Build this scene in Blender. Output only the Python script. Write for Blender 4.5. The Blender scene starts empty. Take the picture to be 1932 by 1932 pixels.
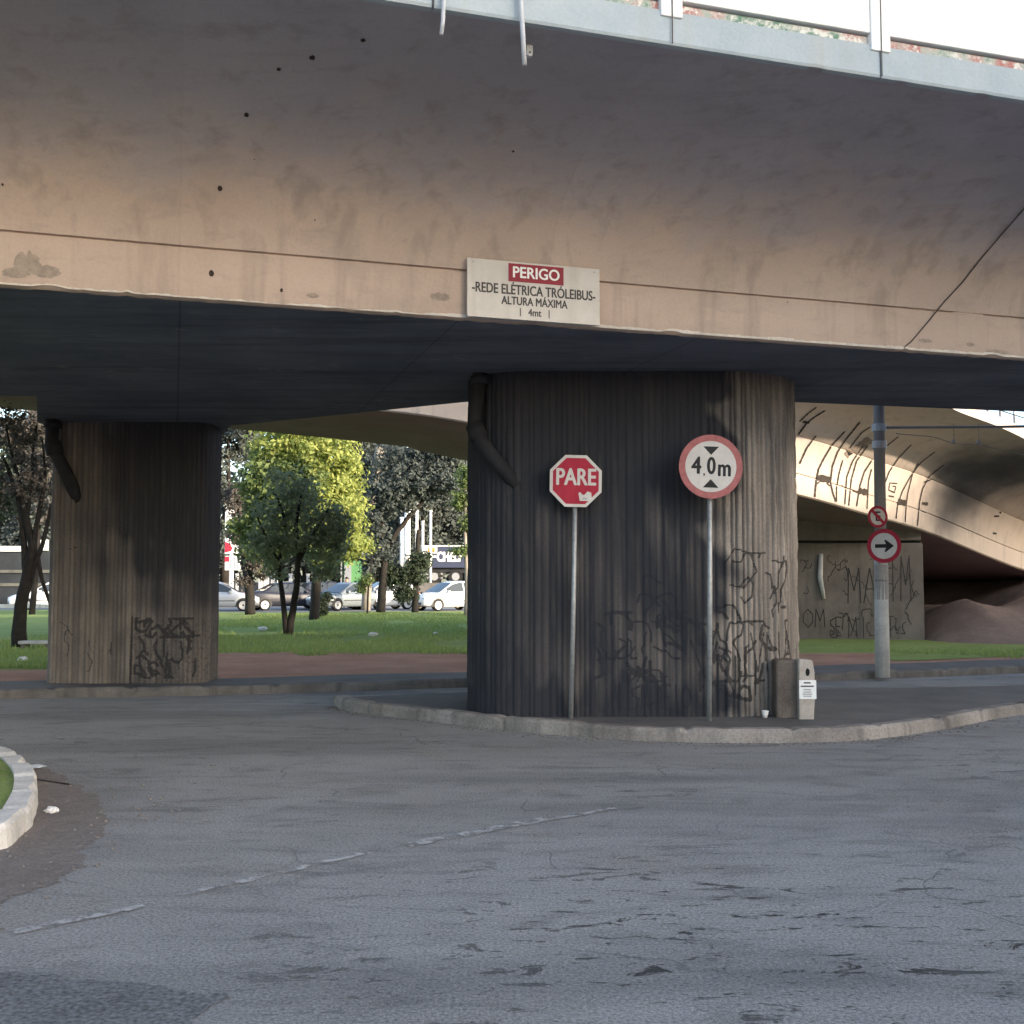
import bpy, bmesh, math, random
import numpy as np
from mathutils import Vector, Matrix
from mathutils.bvhtree import BVHTree
from mathutils import noise as mnoise

random.seed(7); rng = np.random.default_rng(7)
R = math.radians
scene = bpy.context.scene
C = scene.collection

# ---------------------------------------------------------------- camera, sky, sun, exposure
F = 2071.0; CX = CY = 966.0                      # focal length and centre, in the unit of a 1932 px wide frame
H = 1.6; PITCH = math.atan(129.0 / F)
cam = bpy.data.cameras.new('camera'); cam_o = bpy.data.objects.new('camera', cam); C.objects.link(cam_o)
cam.sensor_width = 36; cam.lens = 36 * F / 1932; cam.clip_end = 3000; cam.clip_start = 0.05
cam_o.location = (0, 0, H); cam_o.rotation_euler = (R(90) + PITCH, 0, 0)
scene.camera = cam_o
SUN_EL = R(14); SUN = Vector((0.862, -0.507, 0)).normalized()
world = bpy.data.worlds.new('World'); scene.world = world; world.use_nodes = True
wn = world.node_tree.nodes; wl = world.node_tree.links; wn.clear()
sky = wn.new('ShaderNodeTexSky'); sky.sky_type = 'NISHITA'; sky.sun_disc = False
sky.sun_elevation = SUN_EL; sky.sun_rotation = math.atan2(SUN.x, SUN.y)
sky.air_density = 1.0; sky.dust_density = 3.5; sky.ozone_density = 1.0; sky.altitude = 700
bg = wn.new('ShaderNodeBackground'); bg.inputs['Strength'].default_value = 0.15
wo = wn.new('ShaderNodeOutputWorld'); wl.new(sky.outputs[0], bg.inputs[0]); wl.new(bg.outputs[0], wo.inputs[0])
sl = bpy.data.lights.new('sun', 'SUN'); sl.energy = 2.3; sl.angle = R(1.5); sl.color = (1, 0.84, 0.64)
so = bpy.data.objects.new('sun', sl); C.objects.link(so)
sd = Vector((SUN.x * math.cos(SUN_EL), SUN.y * math.cos(SUN_EL), math.sin(SUN_EL)))
so.rotation_euler = sd.to_track_quat('Z', 'Y').to_euler()
vs = scene.view_settings; vs.view_transform = 'Standard'; vs.look = 'None'; vs.exposure = 2.02; vs.gamma = 1.0
vs.use_curve_mapping = False
try:
    scene.cycles.max_bounces = 8; scene.cycles.diffuse_bounces = 5; scene.cycles.transparent_max_bounces = 8
except Exception: pass

# ---------------------------------------------------------------- helpers
ct, st = math.cos(PITCH), math.sin(PITCH)
ORG = Vector((0, 0, H))
def ray(x, y):
    a, b = (x - CX) / F, (CY - y) / F
    return Vector((a, ct - b * st, st + b * ct))
def G(x, y, z=0.0):
    d = ray(x, y); t = (z - H) / d.z; return ORG + d * t
def AT(x, y, Y):
    d = ray(x, y); return ORG + d * (Y / d.y)

def tag(o, label=None, cat=None, group=None, kind=None):
    if label: o['label'] = label
    if cat: o['category'] = cat
    if group: o['group'] = group
    if kind: o['kind'] = kind
    return o
def thing(name, label, cat, loc=(0, 0, 0), rz=0, group=None):
    o = bpy.data.objects.new(name, None); C.objects.link(o); o.empty_display_size = .2
    o.location = loc; o.rotation_euler = (0, 0, rz)
    return tag(o, label, cat, group)

class MB:
    def __init__(s): s.v = []; s.f = []
    def add(s, vs_, fs):
        b = len(s.v); s.v += [tuple(p) for p in vs_]; s.f += [tuple(b + i for i in f) for f in fs]; return s
    def box(s, x0, x1, y0, y1, z0, z1):
        v = [(x, y, z) for z in (z0, z1) for x, y in ((x0, y0), (x1, y0), (x1, y1), (x0, y1))]
        return s.add(v, [(3, 2, 1, 0), (4, 5, 6, 7), (0, 1, 5, 4), (1, 2, 6, 5), (2, 3, 7, 6), (3, 0, 4, 7)])
    def prism(s, poly, z0, z1):
        n = len(poly)
        v = [(p[0], p[1], z0) for p in poly] + [(p[0], p[1], z1) for p in poly]
        f = [tuple(range(n - 1, -1, -1)), tuple(range(n, 2 * n))]
        f += [(i, (i + 1) % n, n + (i + 1) % n, n + i) for i in range(n)]
        return s.add(v, f)
    def prism_xz(s, poly, y0, y1):
        n = len(poly)
        v = [(p[0], y0, p[1]) for p in poly] + [(p[0], y1, p[1]) for p in poly]
        f = [tuple(range(n)), tuple(range(2 * n - 1, n - 1, -1))]
        f += [((i + 1) % n, i, n + i, n + (i + 1) % n) for i in range(n)]
        return s.add(v, f)
    def tube(s, pts, r, n=8, caps=True):
        pts = [Vector(p) for p in pts]; rr = r if hasattr(r, '__len__') else [r] * len(pts)
        rings = []; up = Vector((0, 0, 1)); prev = None
        for i, p in enumerate(pts):
            d = (pts[min(i + 1, len(pts) - 1)] - pts[max(i - 1, 0)]).normalized()
            if prev is None:
                a = d.orthogonal().normalized() if abs(d.z) > .95 else d.cross(up).normalized()
            else:
                a = (prev - d * prev.dot(d)).normalized()
            prev = a; b = d.cross(a)
            rings.append([p + (a * math.cos(2 * math.pi * k / n) + b * math.sin(2 * math.pi * k / n)) * rr[i] for k in range(n)])
        v = [q for g in rings for q in g]; f = []
        for i in range(len(pts) - 1):
            for k in range(n):
                f.append((i * n + k, i * n + (k + 1) % n, (i + 1) * n + (k + 1) % n, (i + 1) * n + k))
        if caps:
            f.append(tuple(range(n - 1, -1, -1))); f.append(tuple((len(pts) - 1) * n + k for k in range(n)))
        return s.add(v, f)
    def build(s, name, m, parent=None, smooth=False, bevel=0, bseg=2, recalc=False):
        me = bpy.data.meshes.new(name); me.from_pydata(s.v, [], s.f); me.update()
        if recalc:
            bm = bmesh.new(); bm.from_mesh(me); bmesh.ops.recalc_face_normals(bm, faces=bm.faces); bm.to_mesh(me); bm.free()
        if smooth: me.polygons.foreach_set('use_smooth', [True] * len(me.polygons))
        me.materials.append(m)
        o = bpy.data.objects.new(name, me); C.objects.link(o)
        if parent: o.parent = parent
        if bevel:
            md = o.modifiers.new('bevel', 'BEVEL'); md.width = bevel; md.segments = bseg; md.limit_method = 'ANGLE'; md.angle_limit = R(35)
        return o
def np_mesh(name, v, q, m, parent=None, smooth=False):
    me = bpy.data.meshes.new(name); v = np.asarray(v, np.float32); q = np.asarray(q, np.int32); k = q.shape[1]
    me.vertices.add(len(v)); me.vertices.foreach_set('co', v.ravel())
    me.loops.add(q.size); me.loops.foreach_set('vertex_index', q.ravel())
    me.polygons.add(len(q)); me.polygons.foreach_set('loop_start', np.arange(0, q.size, k, dtype=np.int32))
    me.update(calc_edges=True); me.validate()
    if smooth: me.polygons.foreach_set('use_smooth', [True] * len(me.polygons))
    me.materials.append(m); o = bpy.data.objects.new(name, me); C.objects.link(o)
    if parent: o.parent = parent
    return o
def copy_tree(o, parent=None):
    c = o.copy(); C.objects.link(c)
    if parent: c.parent = parent
    for ch in list(o.children): copy_tree(ch, c)
    return c

# ---------------------------------------------------------------- materials
class NT:
    def __init__(s, name):
        s.m = bpy.data.materials.new(name); s.m.use_nodes = True; s.t = s.m.node_tree; s.n = s.t.nodes
        s.p = s.n['Principled BSDF']; s.out = s.n['Material Output']
        s.tc = s.n.new('ShaderNodeTexCoord'); s.co = s.tc.outputs['Object']
    def L(s, a, b): s.t.links.new(a, b)
    def mapping(s, scale=(1, 1, 1), rot=(0, 0, 0)):
        n = s.n.new('ShaderNodeMapping'); n.inputs['Scale'].default_value = scale; n.inputs['Rotation'].default_value = rot
        s.L(s.co, n.inputs['Vector']); return n.outputs[0]
    def noise(s, scale, detail=5, rough=.55, vec=None, dist=0):
        n = s.n.new('ShaderNodeTexNoise'); n.inputs['Scale'].default_value = scale; n.inputs['Detail'].default_value = detail
        n.inputs['Roughness'].default_value = rough; n.inputs['Distortion'].default_value = dist
        s.L(vec or s.co, n.inputs['Vector']); return n.outputs['Fac']
    def ramp(s, fac, stops):
        n = s.n.new('ShaderNodeValToRGB'); e = n.color_ramp.elements
        while len(e) < len(stops): e.new(.5)
        for i, (p, c) in enumerate(stops):
            e[i].position = p; e[i].color = (c, c, c, 1) if not hasattr(c, '__len__') else (*c, 1)
        s.L(fac, n.inputs[0]); return n.outputs[0]
    def mix(s, fac, a, b, mode='MIX'):
        n = s.n.new('ShaderNodeMix'); n.data_type = 'RGBA'; n.blend_type = mode
        for i, x in ((0, fac), (6, a), (7, b)):
            if hasattr(x, 'links'): s.L(x, n.inputs[i])
            elif i == 0: n.inputs[0].default_value = x
            else: n.inputs[i].default_value = (*x, 1)
        return n.outputs[2]
    def math(s, op, a, b=0.0):
        n = s.n.new('ShaderNodeMath'); n.operation = op
        for i, x in ((0, a), (1, b)):
            if hasattr(x, 'links'): s.L(x, n.inputs[i])
            else: n.inputs[i].default_value = x
        return n.outputs[0]
    def bump(s, h, strength=.4, dist=.02):
        n = s.n.new('ShaderNodeBump'); n.inputs['Strength'].default_value = strength; n.inputs['Distance'].default_value = dist
        s.L(h, n.inputs['Height']); s.L(n.outputs[0], s.p.inputs['Normal'])
    def color(s, c):
        if hasattr(c, 'links'): s.L(c, s.p.inputs['Base Color'])
        else: s.p.inputs['Base Color'].default_value = (*c, 1)
    def rough(s, r, spec=.3):
        s.p.inputs['Roughness'].default_value = r; s.p.inputs['Specular IOR Level'].default_value = spec

def simple(name, c, rough=.6, spec=.3, metal=0, var=.12, vscale=8, bump=0, bscale=60):
    t = NT(name)
    n = t.noise(vscale, 6, .6)
    t.color(t.mix(t.ramp(n, [(.3, 0), (.7, 1)]), tuple(x * (1 - var) for x in c), tuple(min(1, x * (1 + var)) for x in c)))
    t.rough(rough, spec); t.p.inputs['Metallic'].default_value = metal
    if bump: t.bump(t.noise(bscale, 4), bump, .01)
    return t.m

def concrete(name, c1, c2, stain=(.09, .085, .08), stain_amt=.35, vscale=1.6, bump=.25, streak=True, fine=.12):
    t = NT(name)
    a = t.mix(t.ramp(t.noise(vscale, 7, .62), [(.32, 0), (.68, 1)]), c1, c2)
    f = t.noise(45, 5, .65)
    a = t.mix(fine, a, t.ramp(f, [(.35, .02), (.65, .75)]), 'OVERLAY')
    if streak:
        s_ = t.noise(1.0, 6, .6, t.mapping((4.2, 4.2, .35)), .3)
        a = t.mix(t.math('MULTIPLY', t.ramp(s_, [(.52, 0), (.75, 1)]), stain_amt), a, stain)
    sp = t.noise(9, 8, .7)
    a = t.mix(t.math('MULTIPLY', t.ramp(sp, [(.62, 0), (.74, 1)]), stain_amt), a, stain)
    t.color(a); t.rough(.85, .2)
    t.bump(t.math('ADD', t.noise(30, 6, .6), t.math('MULTIPLY', f, .5)), bump, .012)
    return t.m

M = {}
def girder_mat():
    t = NT('painted_girder_concrete')
    a = t.mix(t.ramp(t.noise(.9, 7, .62), [(.32, 0), (.68, 1)]), (.465, .362, .30), (.525, .412, .345))
    g = t.mix(t.ramp(t.noise(1.1, 7, .62), [(.32, 0), (.68, 1)]), (.345, .32, .345), (.42, .39, .415))      # greyer tone further up: the overhang's shade put into the colour
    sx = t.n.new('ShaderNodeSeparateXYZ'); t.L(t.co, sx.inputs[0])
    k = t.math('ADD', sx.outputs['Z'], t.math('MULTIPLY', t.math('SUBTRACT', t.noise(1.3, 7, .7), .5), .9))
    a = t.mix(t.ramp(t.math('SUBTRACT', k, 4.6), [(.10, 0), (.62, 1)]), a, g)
    f = t.noise(45, 5, .65); a = t.mix(.05, a, t.ramp(f, [(.35, .02), (.65, .75)]), 'OVERLAY')
    st2 = t.noise(1.0, 6, .6, t.mapping((4.2, 4.2, .35)), .3)
    a = t.mix(t.math('MULTIPLY', t.ramp(st2, [(.52, 0), (.70, 1)]), .36), a, (.20, .165, .14))
    sp = t.noise(9, 8, .7); a = t.mix(t.math('MULTIPLY', t.ramp(sp, [(.62, 0), (.74, 1)]), .25), a, (.20, .165, .14))
    rx = t.n.new('ShaderNodeSeparateXYZ'); t.L(t.mapping((1, 1, 1), (0, 0, -UA0)), rx.inputs[0])
    fr = t.math('FRACT', t.math('ADD', t.math('MULTIPLY', rx.outputs['X'], .62), t.math('MULTIPLY', t.noise(3, 3), .012)))
    ln = t.math('MULTIPLY', t.ramp(fr, [(.0, 1), (.010, 0)]), t.ramp(t.noise(1.4, 4), [(.38, 0), (.6, .16)]))
    a = t.mix(ln, a, (.20, .175, .16))
    bw = t.n.new('ShaderNodeMath'); bw.operation = 'FLOOR'; t.L(t.math('MULTIPLY', rx.outputs['X'], .62), bw.inputs[0])
    wn_ = t.n.new('ShaderNodeTexWhiteNoise'); wn_.noise_dimensions = '1D'; t.L(bw.outputs[0], wn_.inputs['W'])
    a = t.mix(.05, a, t.ramp(wn_.outputs['Value'], [(0, .2), (1, .8)]), 'OVERLAY')
    sw = t.noise(1.0, 8, .68, t.mapping((1.6, 7, 7), (0, 0, -UA0)), .4); a = t.mix(t.math('MULTIPLY', t.ramp(sw, [(.53, 0), (.72, 1)]), .22), a, (.19, .17, .16))
    cl = t.noise(.55, 8, .7); a = t.mix(t.math('MULTIPLY', t.ramp(cl, [(.5, 0), (.68, 1)]), .34), a, (.25, .22, .20))
    t.color(a); t.rough(.85, .2); t.bump(t.math('ADD', t.noise(30, 6, .6), t.math('MULTIPLY', f, .5)), .16, .012); return t.m
UA0 = R(17.1)
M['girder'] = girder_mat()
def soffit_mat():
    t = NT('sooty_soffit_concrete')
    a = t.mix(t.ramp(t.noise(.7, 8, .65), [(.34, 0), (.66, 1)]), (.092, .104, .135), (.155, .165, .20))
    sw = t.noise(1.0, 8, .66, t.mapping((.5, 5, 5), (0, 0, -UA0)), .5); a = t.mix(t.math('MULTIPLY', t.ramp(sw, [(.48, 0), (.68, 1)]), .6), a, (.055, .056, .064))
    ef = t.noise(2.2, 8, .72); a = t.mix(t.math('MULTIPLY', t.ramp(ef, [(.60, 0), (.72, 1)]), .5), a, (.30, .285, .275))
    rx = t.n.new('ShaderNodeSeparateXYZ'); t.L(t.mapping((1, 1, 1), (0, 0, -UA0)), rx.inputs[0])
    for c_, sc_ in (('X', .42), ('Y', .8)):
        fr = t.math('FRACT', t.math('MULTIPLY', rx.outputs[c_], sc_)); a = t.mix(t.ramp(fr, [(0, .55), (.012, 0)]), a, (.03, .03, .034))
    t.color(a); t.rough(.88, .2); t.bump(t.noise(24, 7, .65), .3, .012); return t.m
M['soffit'] = soffit_mat()
M['ramp'] = concrete('painted_ramp_concrete', (.575, .485, .42), (.655, .56, .49), (.24, .215, .195), .35, .7, .12, True, .05)
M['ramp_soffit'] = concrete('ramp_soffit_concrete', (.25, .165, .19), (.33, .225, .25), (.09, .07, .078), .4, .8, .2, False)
M['slab'] = concrete('pale_blue_slab_paint', (.345, .405, .44), (.42, .47, .495), (.36, .36, .33), .5, 2.5, .12, True, .06)
M['panel'] = concrete('white_parapet_paint', (.84, .83, .79), (.88, .87, .84), (.6, .55, .48), .2, 3, .1, True, .03)
M['stain'] = simple('rusty_hole', (.045, .036, .032), .9, .1, 0, .3, 20)
M['dark_gap'] = simple('dark_gap', (.02, .022, .02), .9, .1)
M['kerb'] = concrete('kerb_concrete', (.17, .152, .14), (.36, .325, .295), (.08, .072, .066), .85, 1.1, .7, True, .25)
M['kerb_dark'] = concrete('grimy_kerb_concrete', (.105, .098, .094), (.20, .185, .175), (.05, .047, .045), .8, 2.2, .6)
M['kerb_white'] = concrete('whitewashed_kerb', (.50, .48, .45), (.70, .67, .63), (.16, .14, .12), .9, 5, .6, False, .2)
M['pipe_dark'] = concrete('sooty_pipe', (.020, .021, .026), (.036, .036, .041), (.012, .012, .014), .5, 3, .3)
M['pavement'] = concrete('pavement_concrete', (.105, .10, .098), (.165, .155, .15), (.06, .055, .05), .7, 1.2, .4, False, .2)
M['pier'] = concrete('pier_concrete', (.13, .112, .10), (.215, .185, .163), (.09, .085, .08), .7, 1.0, .3)
M['post'] = concrete('marker_concrete', (.36, .32, .28), (.48, .43, .385), (.14, .12, .11), .6, 8, .5)
M['block'] = concrete('dark_block_concrete', (.115, .092, .078), (.185, .15, .125), (.07, .06, .052), .7, 5, .9)
M['pole'] = concrete('utility_pole_concrete', (.27, .26, .255), (.37, .355, .35), (.12, .12, .125), .5, 3, .2)
M['pole_white'] = concrete('pole_whitewash', (.42, .42, .42), (.56, .555, .55), (.2, .19, .19), .6, 4, .3)
M['galv'] = simple('galvanised_steel', (.36, .37, .38), .5, .5, .5, .2, 20)
M['pvc'] = simple('grey_pvc_pipe', (.50, .51, .53), .5, .4, 0, .15, 10)
M['white'] = concrete('white_sign_sheet', (.54, .515, .49), (.64, .61, .585), (.30, .27, .25), .35, 5, .03, True, .05)
M['white_bright'] = simple('white_paint', (.80, .80, .79), .5, .4, 0, .05, 5)
M['cream'] = concrete('cream_sign_sheet', (.56, .525, .485), (.64, .605, .565), (.34, .31, .28), .35, 4, .03, True, .04)
M['red'] = concrete('sign_red', (.33, .024, .05), (.42, .04, .065), (.20, .03, .04), .4, 5, .03, True, .06)
M['red_faded'] = simple('faded_sign_red', (.36, .12, .12), .6, .3, 0, .2, 14)
M['dark_red'] = simple('danger_red', (.26, .018, .035), .55, .3, 0, .08, 10)
M['black'] = simple('sign_black', (.015, .015, .017), .6, .3)
M['grey_ink'] = simple('faded_black_print', (.075, .07, .068), .7, .2)
M['paint_black'] = simple('spray_paint_black', (.055, .045, .04), .8, .2, 0, .3, 12)
M['spray_dull'] = simple('dull_spray_paint', (.06, .054, .05), .85, .2, 0, .3, 8)
M['spray_grey'] = simple('spray_paint_grey', (.26, .215, .18), .8, .2, 0, .3, 6)
M['bark'] = concrete('bark', (.018, .016, .015), (.036, .031, .028), (.012, .011, .01), .5, 8, .8)
M['bark_pale'] = concrete('pale_bark', (.24, .21, .18), (.36, .32, .275), (.12, .10, .085), .6, 5, .6)
M['rubber'] = simple('rubber', (.02, .02, .021), .8, .2)
M['rim'] = simple('wheel_rim', (.55, .55, .56), .35, .5, .6)
M['glass'] = simple('car_glass', (.03, .038, .045), .06, .6, 0, .05)
M['car_white'] = simple('white_car_paint', (.80, .80, .79), .25, .5, 0, .02)
M['car_silver'] = simple('silver_car_paint', (.50, .51, .53), .3, .5, .3, .03)
M['car_dark'] = simple('dark_grey_car_paint', (.03, .032, .045), .3, .5, .1, .03)
M['car_grey'] = simple('grey_blue_car_paint', (.22, .25, .27), .3, .5, .3, .03)
M['plastic'] = simple('black_plastic', (.025, .025, .027), .5, .4)
M['tail'] = simple('tail_light_red', (.55, .02, .03), .25, .5)
M['head'] = simple('headlight_glass', (.65, .66, .68), .15, .6)
M['truck_box'] = simple('truck_box_paint', (.045, .055, .095), .6, .2, 0, .06)
M['dull_wall'] = simple('dull_shop_wall', (.035, .04, .045), .8, .1, 0, .3, .8)
M['dull_ledge'] = simple('weathered_ledge', (.12, .12, .105), .8, .1, 0, .3, 2)
M['green'] = simple('green_kiosk_paint', (.10, .25, .10), .5, .4, 0, .12, 3)
M['teal'] = simple('teal_crate_plastic', (.03, .22, .13), .5, .4)
M['orange'] = simple('orange_logo', (.75, .25, .06), .5, .4)
M['litter'] = simple('litter_paper', (.70, .68, .66), .8, .2, 0, .1, 30)
M['litter_blue'] = simple('crumpled_bag', (.55, .60, .64), .6, .3, 0, .1, 30)
M['skin'] = simple('skin', (.36, .22, .15), .6, .3)
M['hair'] = simple('dark_hair', (.02, .016, .014), .7, .2)
M['cable'] = simple('dark_cable', (.05, .045, .042), .7, .3)
M['wire_pale'] = simple('grey_wire', (.28, .27, .26), .6, .3)

def leaf_mat(name, c1, c2, trans=.35):
    t = NT(name)
    g = t.n.new('ShaderNodeNewGeometry'); n = t.noise(1.6, 3)
    a = t.mix(t.math('MULTIPLY', t.math('ADD', g.outputs['Random Per Island'], n), .5), c1, c2)
    t.color(a); t.rough(.65, .25)
    tr = t.n.new('ShaderNodeBsdfTranslucent'); t.L(a, tr.inputs[0])
    mx = t.n.new('ShaderNodeMixShader'); mx.inputs[0].default_value = trans
    t.L(t.p.outputs[0], mx.inputs[1]); t.L(tr.outputs[0], mx.inputs[2]); t.L(mx.outputs[0], t.out.inputs[0])
    return t.m
M['leaf_dark'] = leaf_mat('leaf_dark_grey_green', (.15, .18, .11), (.29, .32, .20), .45)
M['leaf_sun'] = leaf_mat('leaf_yellow_green', (.19, .27, .07), (.52, .53, .17), .45)
M['leaf_mid'] = leaf_mat('leaf_mid_green', (.09, .14, .05), (.20, .25, .09), .4)
M['leaf_far'] = leaf_mat('leaf_far_dark', (.06, .075, .072), (.125, .145, .135), .3)
M['leaf_brown'] = leaf_mat('leaf_dry_brown', (.085, .076, .068), (.15, .13, .115), .35)
M['leaf_bush'] = leaf_mat('leaf_bush', (.035, .055, .030), (.075, .095, .06), .3)

def asphalt():
    t = NT('asphalt')
    big = t.noise(.22, 6, .62, None, .8); mid = t.noise(1.3, 8, .66, t.mapping((.6, 1.5, 1), (0, 0, R(15))), .4)
    fine = t.noise(60, 8, .8); grit = t.noise(150, 4, .75)
    a = t.mix(t.ramp(big, [(.32, 0), (.66, 1)]), (.21, .207, .206), (.315, .308, .30))
    a = t.mix(t.ramp(mid, [(.34, 0), (.70, .85)]), a, (.31, .303, .297))
    dk = t.noise(2.6, 8, .7, t.mapping((.5, 1.3, 1), (0, 0, R(-12))), .6); a = t.mix(t.math('MULTIPLY', t.ramp(dk, [(.50, 0), (.68, 1)]), .55), a, (.095, .095, .098))
    lane = t.noise(.55, 3, .5, t.mapping((.25, 1.6, 1), (0, 0, R(24)))); a = t.mix(t.math('MULTIPLY', t.ramp(lane, [(.52, 0), (.64, 1)]), .38), a, (.115, .115, .12))
    dust = t.noise(.45, 7, .7); a = t.mix(t.math('MULTIPLY', t.ramp(dust, [(.50, 0), (.70, 1)]), .5), a, (.22, .195, .17))
    a = t.mix(.9, a, t.ramp(fine, [(.32, .08), (.70, .90)]), 'OVERLAY')
    a = t.mix(.5, a, t.ramp(grit, [(.3, .12), (.7, .88)]), 'OVERLAY')
    # where the surface is torn: mostly in the braking zone in front of the stop sign
    vm = t.n.new('ShaderNodeVectorMath'); vm.operation = 'DISTANCE'; t.L(t.mapping((.62, 1, 1)), vm.inputs[0]); vm.inputs[1].default_value = (.85, 5.1, 0)
    zone = t.ramp(t.math('ADD', t.math('MULTIPLY', vm.outputs['Value'], .28), t.math('MULTIPLY', t.noise(.7, 5, .6), .5)), [(.42, 1), (.78, .0)])
    zone2 = t.ramp(t.noise(.33, 5, .65), [(.50, 0), (.66, .8)]); zone = t.math('MAXIMUM', zone, zone2)
    st_ = t.noise(4.6, 9, .72, t.mapping((.62, 1.5, 1), (0, 0, R(-4))), .7)
    chip = t.math('MULTIPLY', t.ramp(st_, [(.585, 0), (.605, 1)]), zone)
    small = t.math('MULTIPLY', t.ramp(t.noise(19, 8, .75, t.mapping((.55, 1.1, 1), (0, 0, R(5)))), [(.605, 0), (.635, 1)]), t.math('MAXIMUM', zone, t.ramp(t.noise(.9, 4), [(.46, 0), (.62, .7)])))
    pit = t.math('MAXIMUM', chip, t.math('MULTIPLY', small, .8))
    vo = t.n.new('ShaderNodeTexVoronoi'); vo.feature = 'DISTANCE_TO_EDGE'; vo.inputs['Scale'].default_value = .8
    wob = t.n.new('ShaderNodeMix'); wob.data_type = 'RGBA'; wob.blend_type = 'ADD'; wob.inputs[0].default_value = .35
    nz_ = t.n.new('ShaderNodeTexNoise'); nz_.inputs['Scale'].default_value = 2.2; nz_.inputs['Detail'].default_value = 8; t.L(t.co, nz_.inputs['Vector'])
    t.L(t.co, wob.inputs[6]); t.L(nz_.outputs['Color'], wob.inputs[7]); t.L(wob.outputs[2], vo.inputs['Vector'])
    crack = t.math('MULTIPLY', t.ramp(vo.outputs['Distance'], [(.002, 1), (.008, 0)]), t.ramp(t.noise(.6, 4), [(.50, 0), (.62, .42)]))
    pit = t.math('MAXIMUM', pit, crack)
    a = t.mix(t.math('MULTIPLY', pit, .93), a, (.026, .026, .028))
    t.color(a); t.rough(.84, .22)
    h = t.math('ADD', t.math('MULTIPLY', fine, .45), t.math('MULTIPLY', grit, .25))
    h = t.math('ADD', h, t.math('MULTIPLY', mid, 1.2))
    h = t.math('SUBTRACT', h, t.math('MULTIPLY', pit, 1.0))
    t.bump(h, .75, .025)
    return t.m
M['asphalt'] = asphalt()
M['asphalt_dark'] = concrete('asphalt_patch', (.13, .13, .133), (.18, .178, .178), (.085, .085, .088), .6, 2.2, .6, False, .6)
def soil(name, c1, c2, c3):
    t = NT(name); a = t.mix(t.ramp(t.noise(.9, 7, .65), [(.35, 0), (.65, 1)]), c1, c2)
    a = t.mix(t.math('MULTIPLY', t.ramp(t.noise(6, 6, .7), [(.5, 0), (.7, 1)]), .6), a, c3)
    a = t.mix(.4, a, t.ramp(t.noise(60, 5, .7), [(.3, .15), (.7, .85)]), 'OVERLAY')
    t.color(a); t.rough(.95, .1); t.bump(t.noise(14, 7, .7), .7, .05); return t.m
M['dirt'] = soil('red_brown_soil', (.33, .18, .125), (.43, .255, .185), (.26, .16, .11))
M['bank'] = soil('dull_brown_soil', (.20, .145, .12), (.28, .205, .17), (.15, .115, .095))
M['dirt_fan'] = soil('washed_soil', (.19, .165, .15), (.24, .21, .19), (.15, .135, .12))
M['grass'] = soil('lawn', (.19, .25, .07), (.25, .31, .10), (.29, .27, .15))
M['far_road'] = concrete('far_asphalt', (.20, .195, .19), (.27, .26, .25), (.15, .15, .15), .4, .5, .2, False)
def faded_line():
    t = NT('worn_road_paint')
    n = t.noise(9, 7, .72); n2 = t.noise(1.1, 4)
    k = t.math('ADD', t.math('MULTIPLY', n, .7), t.math('MULTIPLY', n2, .4))
    t.color(t.mix(t.ramp(n, [(.35, 0), (.6, 1)]), (.20, .195, .19), (.46, .45, .44))); t.rough(.8, .2)
    tr = t.n.new('ShaderNodeBsdfTransparent'); mx = t.n.new('ShaderNodeMixShader')
    t.L(t.ramp(k, [(.44, 0), (.58, .8)]), mx.inputs[0]); t.L(tr.outputs[0], mx.inputs[1]); t.L(t.p.outputs[0], mx.inputs[2])
    t.L(mx.outputs[0], t.out.inputs[0]); return t.m
M['line'] = faded_line()
def paint_strip():
    t = NT('flaking_graffiti_strip')
    n = t.noise(3.5, 6, .7); n2 = t.noise(14, 6, .7)
    a = t.ramp(n, [(.38, (.13, .24, .17)), (.47, (.42, .45, .40)), (.56, (.42, .16, .14)), (.66, (.45, .40, .37))])
    t.color(t.mix(t.ramp(n2, [(.5, 0), (.6, 1)]), a, (.66, .66, .6))); t.rough(.8); return t.m
M['strip'] = paint_strip()
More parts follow.
